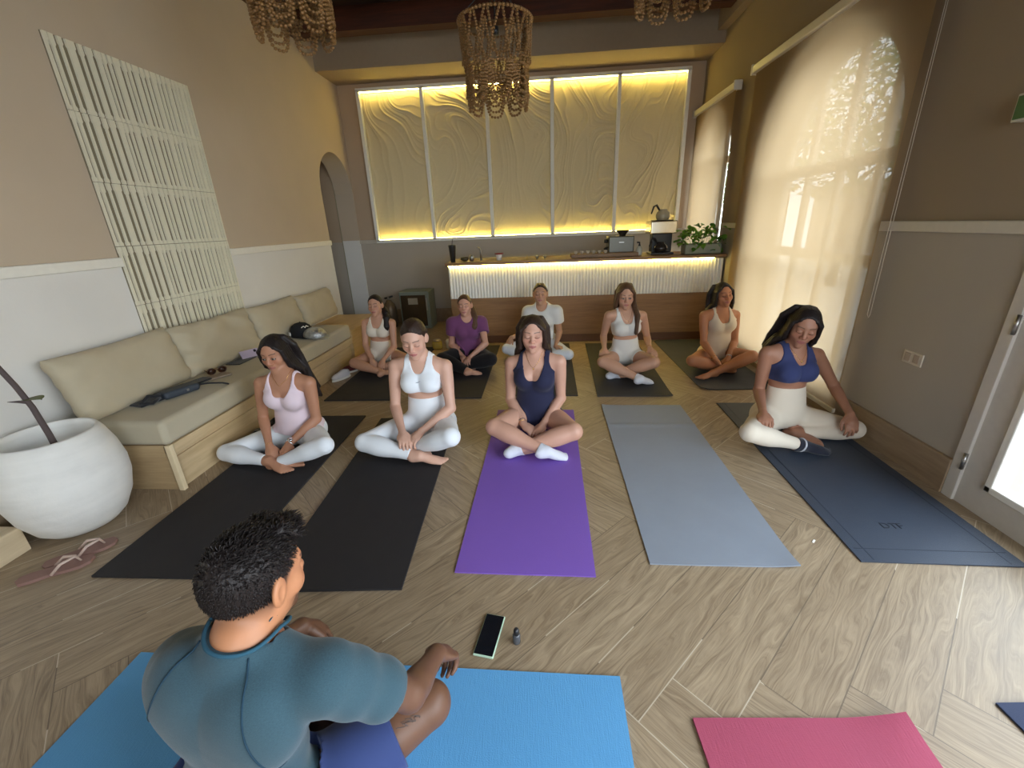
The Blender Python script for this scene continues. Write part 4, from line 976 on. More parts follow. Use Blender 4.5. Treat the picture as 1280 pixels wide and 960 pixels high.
# ---------------------------------------------------------------- wall relief behind the bench
M_rel = plain('relief_plaster', srgb(232, 226, 204), .7, bmp=.2); M_relb = plain('relief_gap_shade', srgb(132, 122, 98), .9)  # backing colour darkened to stand in for shade between the slats
rel_ = empty('slatted_wall_panel', (LEFT_X+.005, 3.25, .62), 0, 'tall white wall panel of broken vertical slats above the bench', 'wall panel')
W_, H_ = 1.04, 1.93; rr = random.Random(4)
wd = [.022, .026, .020, .062, .020, .045, .042, .016, .020, .060, .024, .026, .055, .022, .030, .055, .022, .03, .05, .02, .028, .05, .02, .02]
gp = [.014, .026, .026, .026, .024, .024, .006, .020, .018, .022, .016, .020, .020, .020, .018, .016, .018, .016, .018, .014, .014, .012, .012]
gp = [max(g, .014)*2.1 for g in gp]; tot = sum(wd)+sum(gp); kx = W_/tot
MB().box(-.004, .004, -W_/2, W_/2, 0, H_).build('backing', M_relb, rel_)
rows = 5; rh = H_/rows
for r_ in range(rows):
    m = MB(); y = -W_/2; off = (.0, .006, -.004, .008, .002)[r_]; za, zb = r_*rh, (r_+1)*rh
    for k, wv in enumerate(wd):
        a, b2 = max(y+off*.5, -W_/2), min(y+wv*kx+off*.5, W_/2); ra, rb = max(a-.005, -W_/2), min(b2+.007, W_/2)
        c = .004 if k % 3 == 1 else .0
        m.prism([(a, za+.030), (ra, za+.020), (ra, za+.002), (rb, za+.002), (rb, za+.020), (b2, za+.030), (b2, zb-.048-c*4), (rb, zb-.038-c*4), (rb, zb-.002), (ra, zb-.002), (ra, zb-.038-c*4), (a, zb-.048-c*4)], .004, .017, M=Matrix(((0, 0, 1, 0), (1, 0, 0, 0), (0, 1, 0, 0), (0, 0, 0, 1))))
        y += wv*kx+(gp[k]*kx if k < len(gp) else 0)
    m.build('slat_row', M_rel, rel_)
# ---------------------------------------------------------------- lit swirl panels
X0, X1, Z0, Z1 = -2.50, 1.90, 1.285, 3.19
def vnoise(x, y, seed):
    r = np.random.RandomState(seed); G = r.rand(64, 64)
    xi = np.floor(x).astype(int) % 63; yi = np.floor(y).astype(int) % 63; fx = x-np.floor(x); fy = y-np.floor(y)
    fx = fx*fx*fx*(fx*(fx*6-15)+10); fy = fy*fy*fy*(fy*(fy*6-15)+10)
    return (G[xi, yi]*(1-fx)+G[xi+1, yi]*fx)*(1-fy)+(G[xi, yi+1]*(1-fx)+G[xi+1, yi+1]*fx)*fy
M_plas = plain('combed_plaster', srgb(222, 206, 164), .75, var=.05, bmp=.2, bscale=90)
bounds_ = np.linspace(X0, X1, 6)
swirl_say = ['leftmost of the five', 'second from the left of the five', 'middle one of the five', 'fourth from the left of the five', 'rightmost of the five']
for i in range(5):
    a, b2 = bounds_[i]+.028, bounds_[i+1]-.028; nx, nz = 150, 350
    u, v = np.meshgrid(np.linspace(0, b2-a, nx), np.linspace(0, Z1-Z0-.03, nz))
    ux = u+a+8
    wx = .9*vnoise(ux*1.3+i*3.1, v*.95+5, 11)+.30*vnoise(ux*3, v*2.2, 5); wy = .8*vnoise(ux*1.1+9, v*1.0+i*2.3, 23)
    F_ = vnoise(ux*1.5+wx*2.1+i*7, v*.62+wy*1.7+3, 31)*1.25+.18*ux
    amp = .30+.85*np.clip(vnoise(ux*2.2+4, v*1.3+i*5, 77)*1.8-.45, 0, 1)
    y = -.013*amp*((1-np.abs(np.sin(F_*24)))**3.0+.55*(1-np.abs(np.sin(F_*61+1)))**2.5)-.004*vnoise(ux*2, v*1.5, 8)
    P = np.stack([u.ravel(), y.ravel(), v.ravel()], 1)
    k = np.arange((nx)*(nz)).reshape(nz, nx)
    Q = np.stack([k[:-1, :-1].ravel(), k[:-1, 1:].ravel(), k[1:, 1:].ravel(), k[1:, :-1].ravel()], 1)
    Pb = np.array([(0, .03, 0), (b2-a, .03, 0), (b2-a, .03, Z1-Z0-.03), (0, .03, Z1-Z0-.03)])
    edge = np.concatenate([k[0, :], k[1:, -1], k[-1, -2::-1], k[-2:0:-1, 0]]); ne = len(edge); Pe = P[edge].copy(); Pe[:, 1] = .014; n0 = len(P)
    r_ = np.arange(ne); Qe = np.stack([edge, n0+r_, n0+(r_+1) % ne, edge[(r_+1) % ne]], 1)
    o = np_mesh('relief_panel', np.concatenate([P, Pe]), np.concatenate([Q, Qe]), M_plas)
    o.location = (a, BACK_Y-.015, Z0+.015)
    tag(o, 'combed swirl plaster panel behind the bar, '+swirl_say[i]+' lit panels', 'wall panel', 'lit swirl plaster panels')
fr = empty('panel_frame', ((X0+X1)/2, BACK_Y, Z0), 0, 'thin white frame dividing the lit swirl panels on the back wall', 'frame')
w2 = (X1-X0)/2
for k, x in enumerate(np.linspace(-w2, w2, 6)):
    MB().rbox(x-.024, x+.024, -.075, 0, -.02, Z1-Z0+.03, .004).build('upright', M_white, fr)
MB().rbox(-w2-.022, w2+.022, -.075, 0, Z1-Z0, Z1-Z0+.045, .004).build('top_rail', M_white, fr)
MB().rbox(-w2-.022, w2+.022, -.075, 0, -.045, 0, .004).build('bottom_rail', M_white, fr)
for i in range(5):
    a, b2 = bounds_[i]-(X0+X1)/2+.03, bounds_[i+1]-(X0+X1)/2-.03
    MB().box(a, b2, -.066, -.056, Z1-Z0-.010, Z1-Z0-.001).build('led_strip', M_led, fr)
    MB().box(a, b2, -.066, -.058, .001, .006).build('led_strip', M_led, fr)
# ---------------------------------------------------------------- bar counter
ctr = empty('bar_counter', (.46, 5.3, 0), 0, 'bar counter with fluted white front over an oak base and LED under its top', 'counter')
L0, L1 = -1.165-.46, 2.10-.46
m = MB(); n = 86; st_ = (L1-L0)/n
for k in range(n):
    x = L0+st_*(k+.5); h_ = st_*.37
    m.prism([(x-h_, .012), (x-h_, -.006), (x-h_*.6, -.013), (x, -.016), (x+h_*.6, -.013), (x+h_, -.006), (x+h_, .012)], .585, .972)
m.box(L0, L1, .010, .05, .585, .972); m.build('fluted_front', M_white, ctr)
MB().rbox(L0, L1, -.004, .60, .10, .583, .003).build('oak_base', M_oakx, ctr)
MB().box(L0, L1, .004, .60, .585, .965).build('carcass', M_white, ctr)
MB().box(L0+.01, L1, .02, .60, 0, .10).build('kickboard', plain('kick_brown', srgb(104, 70, 44), .5), ctr)
MB().rbox(L0-.03, L1+.015, -.05, .66, .985, 1.018, .004).build('worktop', M_oakx, ctr)
MB().box(L0+.01, L1-.12, -.030, -.020, .975, .984).build('led_strip', M_led, ctr)
# things on the bar
ZT = 1.0185
def at_bar(name, x, y, label, cat, group=None, rz=0): return empty(name, (x, y, ZT), rz, label, cat, group)
e = at_bar('tumbler', -1.115, 5.40, 'tall black tumbler with straw at the left end of the bar', 'tumbler')
MB().lathe([(.028, 0), (.030, .004), (.046, .19), (.048, .20), (.044, .205), (.001, .206)], n=24).build('cup', plain('black_gloss', (.02, .018, .016), .3), e)
MB().tube([(.0, 0, .20), (.012, 0, .27)], .004, 8).build('straw', M_blk, e)
e = at_bar('tea_strainer', -.98, 5.46, 'small dark bowl and metal strainer beside the tumbler', 'bowl')
MB().lathe([(.015, 0), (.05, .02), (.055, .05), (.05, .05), (.045, .025), (.001, .01)], n=20).build('bowl', plain('bronze_bowl', srgb(100, 90, 64), .35, .5), e)
MB().lathe([(.001, .0), (.028, .01), (.03, .055), (.02, .075), (.001, .08)], c=(.09, 0, 0), n=16).build('steel_cup', M_steel, e)
e = at_bar('tap', -.785, 5.55, 'slim curved chrome tap standing on the bar', 'tap')
MB().tube([(0, 0, 0), (-.004, 0, .12), (-.012, -.01, .15), (-.03, -.05, .165), (-.032, -.07, .15)], [.014, .010, .009, .009, .009], 10).build('spout', M_steel, e)
MB().lathe([(.02, 0), (.018, .012), (.001, .014)], n=16).build('base', M_steel, e)
e = at_bar('sugar_tub', -.55, 5.48, 'white tub with a red rim on the bar', 'tub')
MB().lathe([(.032, 0), (.038, .07), (.001, .072)], n=20).build('tub', plain('cream_card', srgb(226, 218, 206), .6), e)
MB().lathe([(.040, .070), (.055, .078), (.06, .084), (.001, .086)], n=20).build('lid', plain('red_rim', srgb(178, 62, 50), .4), e)
for x in (-.08, .02):
    o = MB().lathe([(.012, 0), (.010, .01), (.022, .022), (.022, .034), (.012, .044), (.001, .046)], n=16).build('chrome_valve', M_steel); o.location = (x, 5.47, ZT)
    tag(o, ('left' if x < 0 else 'right')+' one of two small chrome valves in the middle of the bar', 'valve', 'chrome valves on the bar')
o = MB().tube([(0, 0, 0), (0, 0, .05)], .004, 6).build('stir_stick', plain('brass', (.6, .42, .16), .35, 1)); o.location = (-.20, 5.47, ZT); tag(o, 'tiny brass peg standing on the bar left of the chrome valves', 'peg')
e = at_bar('wooden_riser', .72, 5.50, 'low wooden tray stand under the row of cups on the bar', 'tray')
MB().rbox(-.38, .42, -.10, .14, .0, .042, .004).build('board', wood('riser_wood', srgb(112, 84, 54), srgb(146, 112, 74), 0, .5), e)
for k in range(6):
    o = MB().lathe([(.014, 0), (.022, .03), (.024, .034), (.021, .034), (.013, .006), (.001, .004)], n=14).build('espresso_cup', plain('cup_ceramic', srgb(206, 198, 184), .3))
    o.location = (.40+k*.072, 5.49, ZT+.042)
    tag(o, 'small pale cup on the wooden tray, number %s counting from the tap side' % ['one', 'two', 'three', 'four', 'five', 'six'][k], 'cup', 'cups on the wooden tray')
M_gun = plain('gunmetal', srgb(92, 90, 82), .35, .75)
e = at_bar('espresso_grinder', .965, 5.72, 'boxy dark steel coffee machine with a small bean hopper', 'coffee machine')
e.location.z = ZT
MB().rbox(-.155, .155, -.13, .13, .0, .225, .012).build('housing', M_gun, e)
MB().rbox(-.155, .155, -.15, .13, .0, .030, .006).build('drip_tray', M_steel, e)
MB().lathe([(.035, .225), (.040, .24), (.075, .285), (.078, .292), (.001, .294)], c=(.03, 0, 0), n=20).build('hopper', plain('smoked_hopper', srgb(60, 54, 44), .2), e)
for z in (.17, .07): MB().lathe([(.022, 0), (.024, .02), (.02, .045), (.001, .047)], n=16, M=Tm((-.155, -.03, z), (0, -PI/2, 0))).build('knob', M_blk, e)
MB().tube([(-.155, -.10, .10), (-.20, -.12, .09)], .010, 8).build('portafilter_handle', M_blk, e)
MB().rbox(-.03, .03, -.133, -.129, .150, .160, .001).build('nameplate', M_steel, e)
e = at_bar('glass_bottle', 1.165, 5.50, 'small clear bottle with black pump between the coffee machines', 'bottle')
MB().lathe([(.034, 0), (.036, .01), (.036, .075), (.018, .105), (.014, .11), (.001, .112)], n=20).build('bottle', plain('cloudy_glass', srgb(190, 190, 176), .15), e)
MB().lathe([(.014, .11), (.014, .125), (.001, .126)], n=12).tube([(0, 0, .12), (0, 0, .15), (-.03, 0, .152)], .010, 8).build('pump', M_blk, e)
e = at_bar('batch_brewer', 1.44, 5.60, 'tall steel filter coffee brewer with glass jugs', 'coffee brewer')
MB().rbox(-.13, .14, -.10, .16, 0, .022, .006).build('base', M_blk, e)
MB().rbox(-.10, .14, .02, .16, .02, .24, .010).build('column', plain('black_steel', (.03, .03, .03), .3, .3), e)
MB().rbox(-.16, .15, -.13, .16, .24, .385, .014, 3).build('head', plain('polished_steel', (.62, .56, .44), .22, 1), e)
MB().rbox(-.11, .10, -.11, .12, .385, .395, .004).build('warmer_plate', M_blk, e)
def jug(parent, c, z, mt, name='glass_jug'):
    j = MB().lathe([(.062, 0), (.078, .02), (.082, .05), (.070, .085), (.045, .108), (.048, .118), (.001, .12)], c=(c[0], c[1], z), n=24).build(name, mt, parent)
    MB().tube([(c[0]-.045, c[1], z+.11), (c[0]-.085, c[1]-.01, z+.165), (c[0]-.115, c[1]-.01, z+.15), (c[0]-.14, c[1]-.01, z+.07)], [.012, .014, .012, .009], 8).build('handle', M_blk, j)
jug(e, (0, -.02), .024, plain('dark_coffee_glass', (.03, .024, .02), .12)); jug(e, (.0, 0), .396, plain('clear_glass_jug', srgb(176, 166, 140), .12))
e = at_bar('planter', 1.87, 5.42, 'trailing green pothos in a long pot at the right end of the bar', 'plant')
MB().rbox(-.21, .21, -.08, .10, .0, .12, .02).build('trough', plain('grey_green_pot', srgb(150, 152, 130), .5), e)
rr = random.Random(21); 
lm = [plain('pothos_leaf', srgb(124, 172, 60), .4, var=.25, scale=20), plain('pothos_leaf_dark', srgb(78, 124, 42), .4, var=.25, scale=20)]
for k in range(120):
    x = rr.uniform(-.27, .26); h_ = rr.uniform(.06, .34)*(1-(abs(x)/.33)**3*.6); y = rr.uniform(-.14, .12); s_ = rr.uniform(.034, .058)
    if x > .2: h_ *= .8
    a = rr.uniform(0, 6.28); t_ = rr.uniform(-.3, 1.0); vs = []
    for q in range(7):
        t = q/6; w_ = s_*.62*math.sin(PI*min(t*1.02, 1))**.6*(1-.25*t); vs += [(t*s_*1.7-.3*s_, -w_, .15*w_), (t*s_*1.7-.3*s_, 0, -.1*s_-.35*s_*t*t), (t*s_*1.7-.3*s_, w_, .15*w_)]
    M_ = Tm((x, y, h_), (rr.uniform(-.5, .5), t_, a))
    m = MB(); m.add([M_ @ Vector(v) for v in vs], [(3*q+c, 3*q+3+c, 3*q+4+c, 3*q+1+c) for q in range(6) for c in (0, 1)], True)
    m.build('leaf', lm[k % 3 == 0], e)
m = MB()
for k in range(22):
    x = rr.uniform(-.22, .22); m.tube([(x*.6, 0, .10), (x, rr.uniform(-.1, .08), rr.uniform(.14, .26))], .0025, 5)
m.build('stems', lm[1], e)
# ---------------------------------------------------------------- bits by the walls
e = empty('mini_fridge', (-1.92, 6.40, 0), 0, 'small grey-green fridge with a dark glass door by the back wall', 'fridge')
e.scale = (.90, .90, .93); MB().rbox(-.25, .25, -.20, .20, .0, .60, .012).build('cabinet', plain('sage_enamel', srgb(124, 132, 120), .45), e)
MB().rbox(-.225, .19, -.215, -.200, .05, .545, .006).build('door', plain('dark_glass_door', srgb(62, 50, 36), .15), e)
MB().rbox(.196, .212, -.225, -.20, .30, .50, .004).build('handle', M_steel, e)
MB().box(-.10, .06, -.2175, -.2155, .40, .50).build('notice', plain('paper_notice', srgb(150, 142, 124), .7), e)
e = empty('fire_extinguisher', (-2.36, 6.36, 0), 0, 'squat dark metal canister standing left of the fridge', 'canister')
MB().lathe([(.07, 0), (.10, .02), (.10, .30), (.085, .36), (.045, .40), (.04, .42), (.001, .43)], n=24).build('cylinder', plain('dusty_brown_metal', srgb(112, 96, 76), .4, .4), e)
MB().tube([(-.06, 0, .45), (0, 0, .46), (.07, 0, .48)], .014, 8).build('handle', M_blk, e); MB().tube([(0, 0, .42), (0, 0, .47)], .02, 10).build('valve', M_steel, e)
MB().lathe([(.001, 0), (.022, .0), (.022, .01), (.001, .012)], n=16, M=Tm((0, -.103, .22), (PI/2, 0, 0))).build('gauge', M_white, e)
e.name = 'metal_canister'
e = empty('wall_outlet', (RIGHT_X, 2.49, .622), 0, 'cream double socket plate on the right wall above the slate mat', 'socket')
MB().rbox(-.008, .001, -.067, .067, -.037, .037, .004).build('plate', plain('cream_plastic', srgb(206, 196, 178), .45), e)
for y in (-.03, .03):
    MB().rbox(-.011, -.007, y-.02, y+.02, -.024, .024, .003).build('socket', plain('socket_face', srgb(176, 160, 142), .4), e)
e = empty('light_switch', (RIGHT_X, 4.90, .62), 0, 'small plate with switch low on the right wall beside the tall blind', 'switch')
MB().rbox(-.008, .001, -.055, .055, -.05, .05, .004).build('plate', plain('cream_plastic'), e) if 'cream_plastic' not in MATS else MB().rbox(-.008, .001, -.055, .055, -.05, .05, .004).build('plate', MATS['cream_plastic'], e)
MB().rbox(-.013, -.007, -.012, .012, -.02, .02, .003).build('rocker', M_white, e)
e = empty('exit_sign', (RIGHT_X-.03, 2.270, 1.82), 0, 'green emergency sign cut off by the right edge of the picture', 'sign')
MB().rbox(-.03, .028, -.13, .035, -.055, .055, .004).build('casing', plain('sign_casing', srgb(196, 196, 180), .4), e)
MB().box(-.032, -.029, -.12, .027, -.045, .045).build('face', plain('sign_green', srgb(28, 96, 58), .4), e)
# shoes
def shoe(loc, rz, m1, m2, label, group=None, s=1.0, name='sneaker', cat='shoe'):
    e = empty(name, loc, rz, label, cat, group)
    def f(P):
        q = P/s; d = el(q, (0, 0, .045), None, (.045, .14, .05)); d = smin(d, el(q, (0, -.06, .075), None, (.040, .065, .045)), .03)
        d = smax(d, -el(q, (0, -.07, .13), None, (.026, .05, .05)), .01); return smax(d, .012-q[:, 2], .004)*s
    v, Q = surface(f, np.array([-.07, -.17, 0])*s, np.array([.07, .17, .14])*s, .006*s); np_mesh('upper', v, Q, m1, e)
    pts = [(.046*math.cos(a)*s, .142*math.sin(a)*s) for a in np.linspace(0, 2*PI, 25)[:-1]]
    MB().prism(pts, 0, .022*s).build('sole', m2, e)
    m = MB()
    for k in range(4): m.tube([(-.022*s, (.0+.02*k)*s, (.094-.006*k)*s), (.022*s, (.004+.02*k)*s, (.094-.006*k)*s)], .003*s, 6)
    m.build('laces', m2, e); return e
M_wsh = plain('white_leather', srgb(220, 218, 222), .5)
shoe((-2.10, 4.00, 0), 2.7, M_wsh, M_white, 'white sneaker with black stripes on the floor beside the bench', 'sneakers by the bench', .82)
e = shoe((-2.09, 4.24, 0), 2.5, plain('maroon_suede', srgb(96, 40, 44), .8), M_white, 'dark red sneaker just behind the white one by the bench', 'sneakers by the bench', .82)
for o in COL.objects:
    if o.get('label', '').startswith('white sneaker'):
        m = MB()
        for k in range(3): m.tube([(.040, -.02+.02*k, .03), (.033, -.01+.02*k, .07)], .004, 6)
        m.build('stripes', M_blk, o)
shoe((-2.09, 2.62, 0), .5, M_blkf, M_blk, 'black trainer half under the bench rail behind the camisole woman, nearer one', 'black trainers under the bench')
shoe((-2.07, 2.86, 0), .2, M_blkf, M_blk, 'black trainer behind the camisole woman, farther one of the pair', 'black trainers under the bench')
M_rose = plain('rose_gold_foam', srgb(142, 108, 98), .6); M_strap = plain('pale_strap', srgb(206, 182, 168), .35)
def flop(loc, rz, label):
    e = empty('flip_flop', loc, rz, label, 'sandal', 'rose flip-flops by the pot')
    prof = [(-.030, -.125), (-.036, -.09), (-.030, -.03), (-.034, .03), (-.045, .08), (-.038, .12), (-.010, .135), (.025, .125), (.042, .09), (.040, .04), (.030, -.02), (.034, -.08), (.030, -.12), (0, -.135)]
    MB().prism(prof[::-1], 0, .014).build('sole', M_rose, e)
    m = MB(); m.tube([(-.038, -.01, .010), (-.030, .03, .045), (-.006, .075, .045), (-.004, .088, .012)], [.006, .007, .006, .004], 8); m.tube([(.036, -.01, .010), (.028, .03, .045), (.0, .075, .046), (-.004, .088, .014)], [.006, .007, .006, .004], 8)
    m.build('straps', M_strap, e)
flop((-2.275, 1.39, 0), -.92, 'rose flip-flop with pale straps, the one nearer the camera by the pot')
flop((-2.27, 1.50, 0), -.80, 'rose flip-flop with pale straps, the one closer to the pot')
# floor bits between the back mats, phone, bottle
e = empty('drink_bottle', (-1.345, 5.10, 0), 0, 'squat jar of yellow drink on the floor behind the back row', 'jar')
MB().lathe([(.055, 0), (.062, .01), (.062, .08), (.05, .095), (.001, .097)], n=20).build('jar', plain('jar_glass', srgb(196, 178, 96), .15), e); MB().lathe([(.045, .095), (.045, .115), (.001, .117)], n=18).build('lid', M_steel, e)
o = MB().lathe([(.03, 0), (.034, .10), (.02, .12), (.001, .122)], n=16).build('paper_cup', plain('paper_white', srgb(214, 208, 196), .6)); o.location = (-1.20, 5.09, 0); tag(o, 'small white cup on the floor beside the jar of yellow drink', 'cup')
e = empty('phone', (-.215, 1.135, 0), -.17, 'black-screened phone in a pale green case on the floor before the blue mat', 'phone')
MB().rbox(-.038, .038, -.087, .087, 0, .010, .0045, 3).build('case', plain('mint_case', srgb(176, 200, 176), .35), e)
MB().rbox(-.0345, .0345, -.083, .083, .0098, .0108, .0004, 1).build('screen', plain('phone_glass', (.008, .009, .012), .08), e)
e = empty('small_bottle', (-.113, 1.115, 0), 0, 'tiny dark grey bottle with black cap standing beside the phone', 'bottle')
MB().lathe([(.013, 0), (.0145, .003), (.0145, .035), (.011, .042), (.001, .043)], n=20).build('bottle', plain('grey_glass', srgb(74, 76, 80), .25), e); MB().lathe([(.0105, .042), (.0105, .058), (.007, .066), (.001, .067)], n=16).build('cap', M_blk, e)
o = MB().rbox(-.012, .012, -.004, .004, 0, .004, .001, 2).build('paper_scrap', M_white); o.location = (1.236, 1.673, 0); o.rotation_euler = (0, 0, .8); tag(o, 'tiny scrap of white paper on the floor beside the slate mat', 'paper')

# ---------------------------------------------------------------- beaded chandeliers
M_bead = plain('wooden_bead', srgb(132, 96, 54), .35, var=.35, scale=50)
def ico():
    bm = bmesh.new(); bmesh.ops.create_icosphere(bm, subdivisions=1, radius=1); v = [x.co.copy() for x in bm.verts]; f = [[q.index for q in p.verts] for p in bm.faces]; bm.free(); return v, f
IV, IF = ico()
def beads(pts, r, gap=1.9):
    m = MB(); pts = [Vector(p) for p in pts]; acc = 0; prev = pts[0]; out = [prev]
    for p in pts[1:]:
        seg = (p-prev).length; d = (p-prev)/max(seg, 1e-6); t = r*gap-acc
        while t <= seg: out.append(prev+d*t); t += r*gap
        acc = (acc+seg) % (r*gap) if seg < t else seg-(t-r*gap); prev = p
    for c in out: m.add([v*r+c for v in IV], IF, True)
    return m
def strand_mesh(name, pts, r):
    m = beads(pts, r); me = bpy.data.meshes.new(name); me.from_pydata([tuple(v) for v in m.v], [], m.f); me.polygons.foreach_set('use_smooth', m.sm); me.materials.append(M_bead); return me
def swag(r0, a, z, drop, n=25, bulge=0):
    return [((r0+bulge*math.sin(PI*k/(n-1)))*math.sin(a*(k/(n-1)-.5)), -(r0+bulge*math.sin(PI*k/(n-1)))*math.cos(a*(k/(n-1)-.5)), z-drop*(1-abs(2*k/(n-1)-1)**4.5)) for k in range(n)]
CH = [('ring', [(.235*math.sin(2*PI*k/60), -.235*math.cos(2*PI*k/60), 0) for k in range(61)], 1, .013),
      ('ring', [(.205*math.sin(2*PI*k/60), -.205*math.cos(2*PI*k/60), -.30) for k in range(61)], 1, .012)]
ST = [(strand_mesh('strand', [(.235*math.sin(-.10), -.235*math.cos(-.10), 0), (0, -.224, -.15), (.205*math.sin(.14), -.205*math.cos(.14), -.30)], .0100), 16),
      (strand_mesh('strand', [(.235*math.sin(.22), -.235*math.cos(.22), 0), (0, -.224, -.16), (.205*math.sin(-.12), -.205*math.cos(-.12), -.30)], .0100), 16),
      (strand_mesh('swag', swag(.222, .75, -.06, .20), .0088), 8),
      (strand_mesh('swag', swag(.203, .775, -.30, .265, bulge=-.012), .0115), 8), (strand_mesh('swag', swag(.203, .66, -.30, .225, bulge=-.006), .011), 8),
      (strand_mesh('swag', swag(.203, .54, -.30, .18, bulge=.004), .0105), 8), (strand_mesh('swag', swag(.205, .40, -.30, .13), .0100), 8), (strand_mesh('swag', swag(.203, .775, -.30, .08), .0100), 8), (strand_mesh('swag', swag(.13, 1.25, -.28, .20), .0095), 5)]
RG = [strand_mesh('ring', p, r) for _, p, _, r in CH]
for x, y, z, lab in ((-.292, 3.35, 2.650, 'middle beaded wooden chandelier hanging nearest the bar panels'), (-1.33, 2.75, 2.905, 'left beaded wooden chandelier hanging by the left wall'), (.72, 2.95, 2.995, 'right beaded wooden chandelier cut off by the top of the picture')):
    e = empty('bead_chandelier', (x, y, z), 0, lab, 'chandelier', 'wooden bead chandeliers')
    e.scale = (1, 1, .87)
    for me in RG: o = bpy.data.objects.new('ring', me); COL.objects.link(o); o.parent = e
    for me, n in ST:
        for k in range(n):
            o = bpy.data.objects.new('bead_strand' if me.name.startswith('strand') else 'bead_swag', me); COL.objects.link(o); o.parent = e; o.rotation_euler = (0, 0, 2*PI*(k+.25*(n == 8))/n)
    MB().tube([(0, 0, .02), (0, 0, (3.72-z)/.87)], .006, 6).lathe([(.001, -.03), (.05, -.01), (.06, .03), (.001, .04)], c=(0, 0, (3.68-z)/.87), n=20).build('ceiling_hook', M_blk, e)
    m = MB()
    for k in range(4): a = k*PI/2+.4; m.tube([(.235*math.cos(a), .235*math.sin(a), 0), (0, 0, .25)], .003, 5)
    m.build('suspension_wires', M_blk, e)
    MB().tube([(0, 0, .25), (0, 0, -.05)], .006, 6).lathe([(.022, 0), (.022, .05), (.001, .055)], c=(0, 0, -.08), n=14).build('lamp_holder', M_blk, e)
# ---------------------------------------------------------------- the class
M_skin = attr_mat('skin', .46, .10, 300)
H_black = hair_mat('hair_black', (.007, .005, .005), (.028, .020, .018), .42)
H_dark = hair_mat('hair_dark_brown', (.014, .008, .006), (.055, .030, .020), .45)
H_brown = hair_mat('hair_brown', (.045, .022, .012), (.15, .078, .042), .42)
BROW = (.030, .018, .012)
def snap(F, pts, off=.002):
    P = np.array(pts, np.float32)
    for _ in range(6):
        d = F.body(P); g = np.stack([(F.body(P+np.eye(3, dtype=np.float32)[i]*.003)-d)/.003 for i in range(3)], 1)
        g /= np.maximum(np.linalg.norm(g, axis=1, keepdims=True), .3); P = P-g*(d-off)[:, None]
    return P
def line_on(F, name, pts_T, mat, r=.0012, off=.002, frame='T', n=24, label=None):
    c = np.array(pts_T, float); t = np.linspace(0, len(c)-1, n); i = np.minimum(t.astype(int), len(c)-2); f = (t-i)[:, None]
    # smooth through control points
    def cr(k): return c[np.clip(k, 0, len(c)-1)]
    p0, p1, p2, p3 = cr(i-1), cr(i), cr(i+1), cr(i+2)
    q = .5*((2*p1)+(-p0+p2)*f+(2*p0-5*p1+4*p2-p3)*f*f+(-p0+3*p1-3*p2+p3)*f**3)
    W = np.array([F.Tw(x) if frame == 'T' else (F.Hw(x) if frame == 'H' else x) for x in q]); P = snap(F, W, off)-F.org
    o = MB().tube([tuple(x) for x in P], r, 6).build(name, mat, F.obj)
    if label: o['label'] = label
    return o, P
M_gold = plain('gold', (.85, .55, .22), .25, 1); M_silv = plain('silver', (.72, .72, .72), .2, 1)
def necklace(F, low=.415, w=.055, pend=True):
    o, P = line_on(F, 'necklace', [(-w*.9, -.01, .485), (-w*.8, .03, .46), (-w*.45, .06, low+.02), (0, .08, low), (w*.45, .06, low+.02), (w*.8, .03, .46), (w*.9, -.01, .485)], M_gold, .0011, .0015)
    if pend:
        p = P[len(P)//2]; m = MB(); m.lathe([(.001, -.003), (.006, -.002), (.006, .002), (.001, .003)], n=12, M=Tm((p[0], p[1]-.003, p[2]-.009), (PI/2, 0, 0))); m.build('pendant', M_gold, o)
def socks(F, mat, ks='ab', up=.10, t=.004, name='sock'):
    for k in ks:
        def fn(s, P, g, k=k): return smin(g['l'+k], g['f'+k], .014)
        def clip(s, P, g, k=k):
            A, K = s.J['A'+k], s.J['K'+k]; d = unit(K-A); return np.maximum((P-A) @ d-up*.5, g['f'+k]-.06)
        A, T_ = F.J['A'+k], F.J['T'+k]; pts = np.array([A, T_]); 
        F.garment(name, mat, clip, .0045, t, fn, box=(pts.min(0)-.14, pts.max(0)+.14))
C_white = fabric('white_jersey', srgb(232, 236, 240), 800, .2, .85, .03, .1, folds=.10); C_white2 = fabric('white_cotton', srgb(226, 224, 218), 700, .25, .9, .03, .1, folds=.22)
C_lilac = fabric('lilac_satin', srgb(226, 206, 214), 500, .2, .6, .03, .2, folds=.15); C_navy = fabric('navy_knit', srgb(38, 40, 66), 800, .2, .8, .06, .1, folds=.12)
C_blue = fabric('indigo_knit', srgb(54, 62, 104), 800, .2, .8, .06, .1, folds=.10); C_cream = fabric('cream_knit', srgb(226, 214, 196), 800, .2, .85, .03, .1, folds=.12)
C_purple = fabric('plum_cotton', srgb(116, 68, 108), 700, .25, .9, .06, .15, folds=.35); C_blk = fabric('black_knit', srgb(26, 24, 26), 700, .2, .85, .05, .1, folds=.3)
C_sockw = fabric('white_sock', srgb(214, 216, 224), 900, .3, .95, .03, .1)
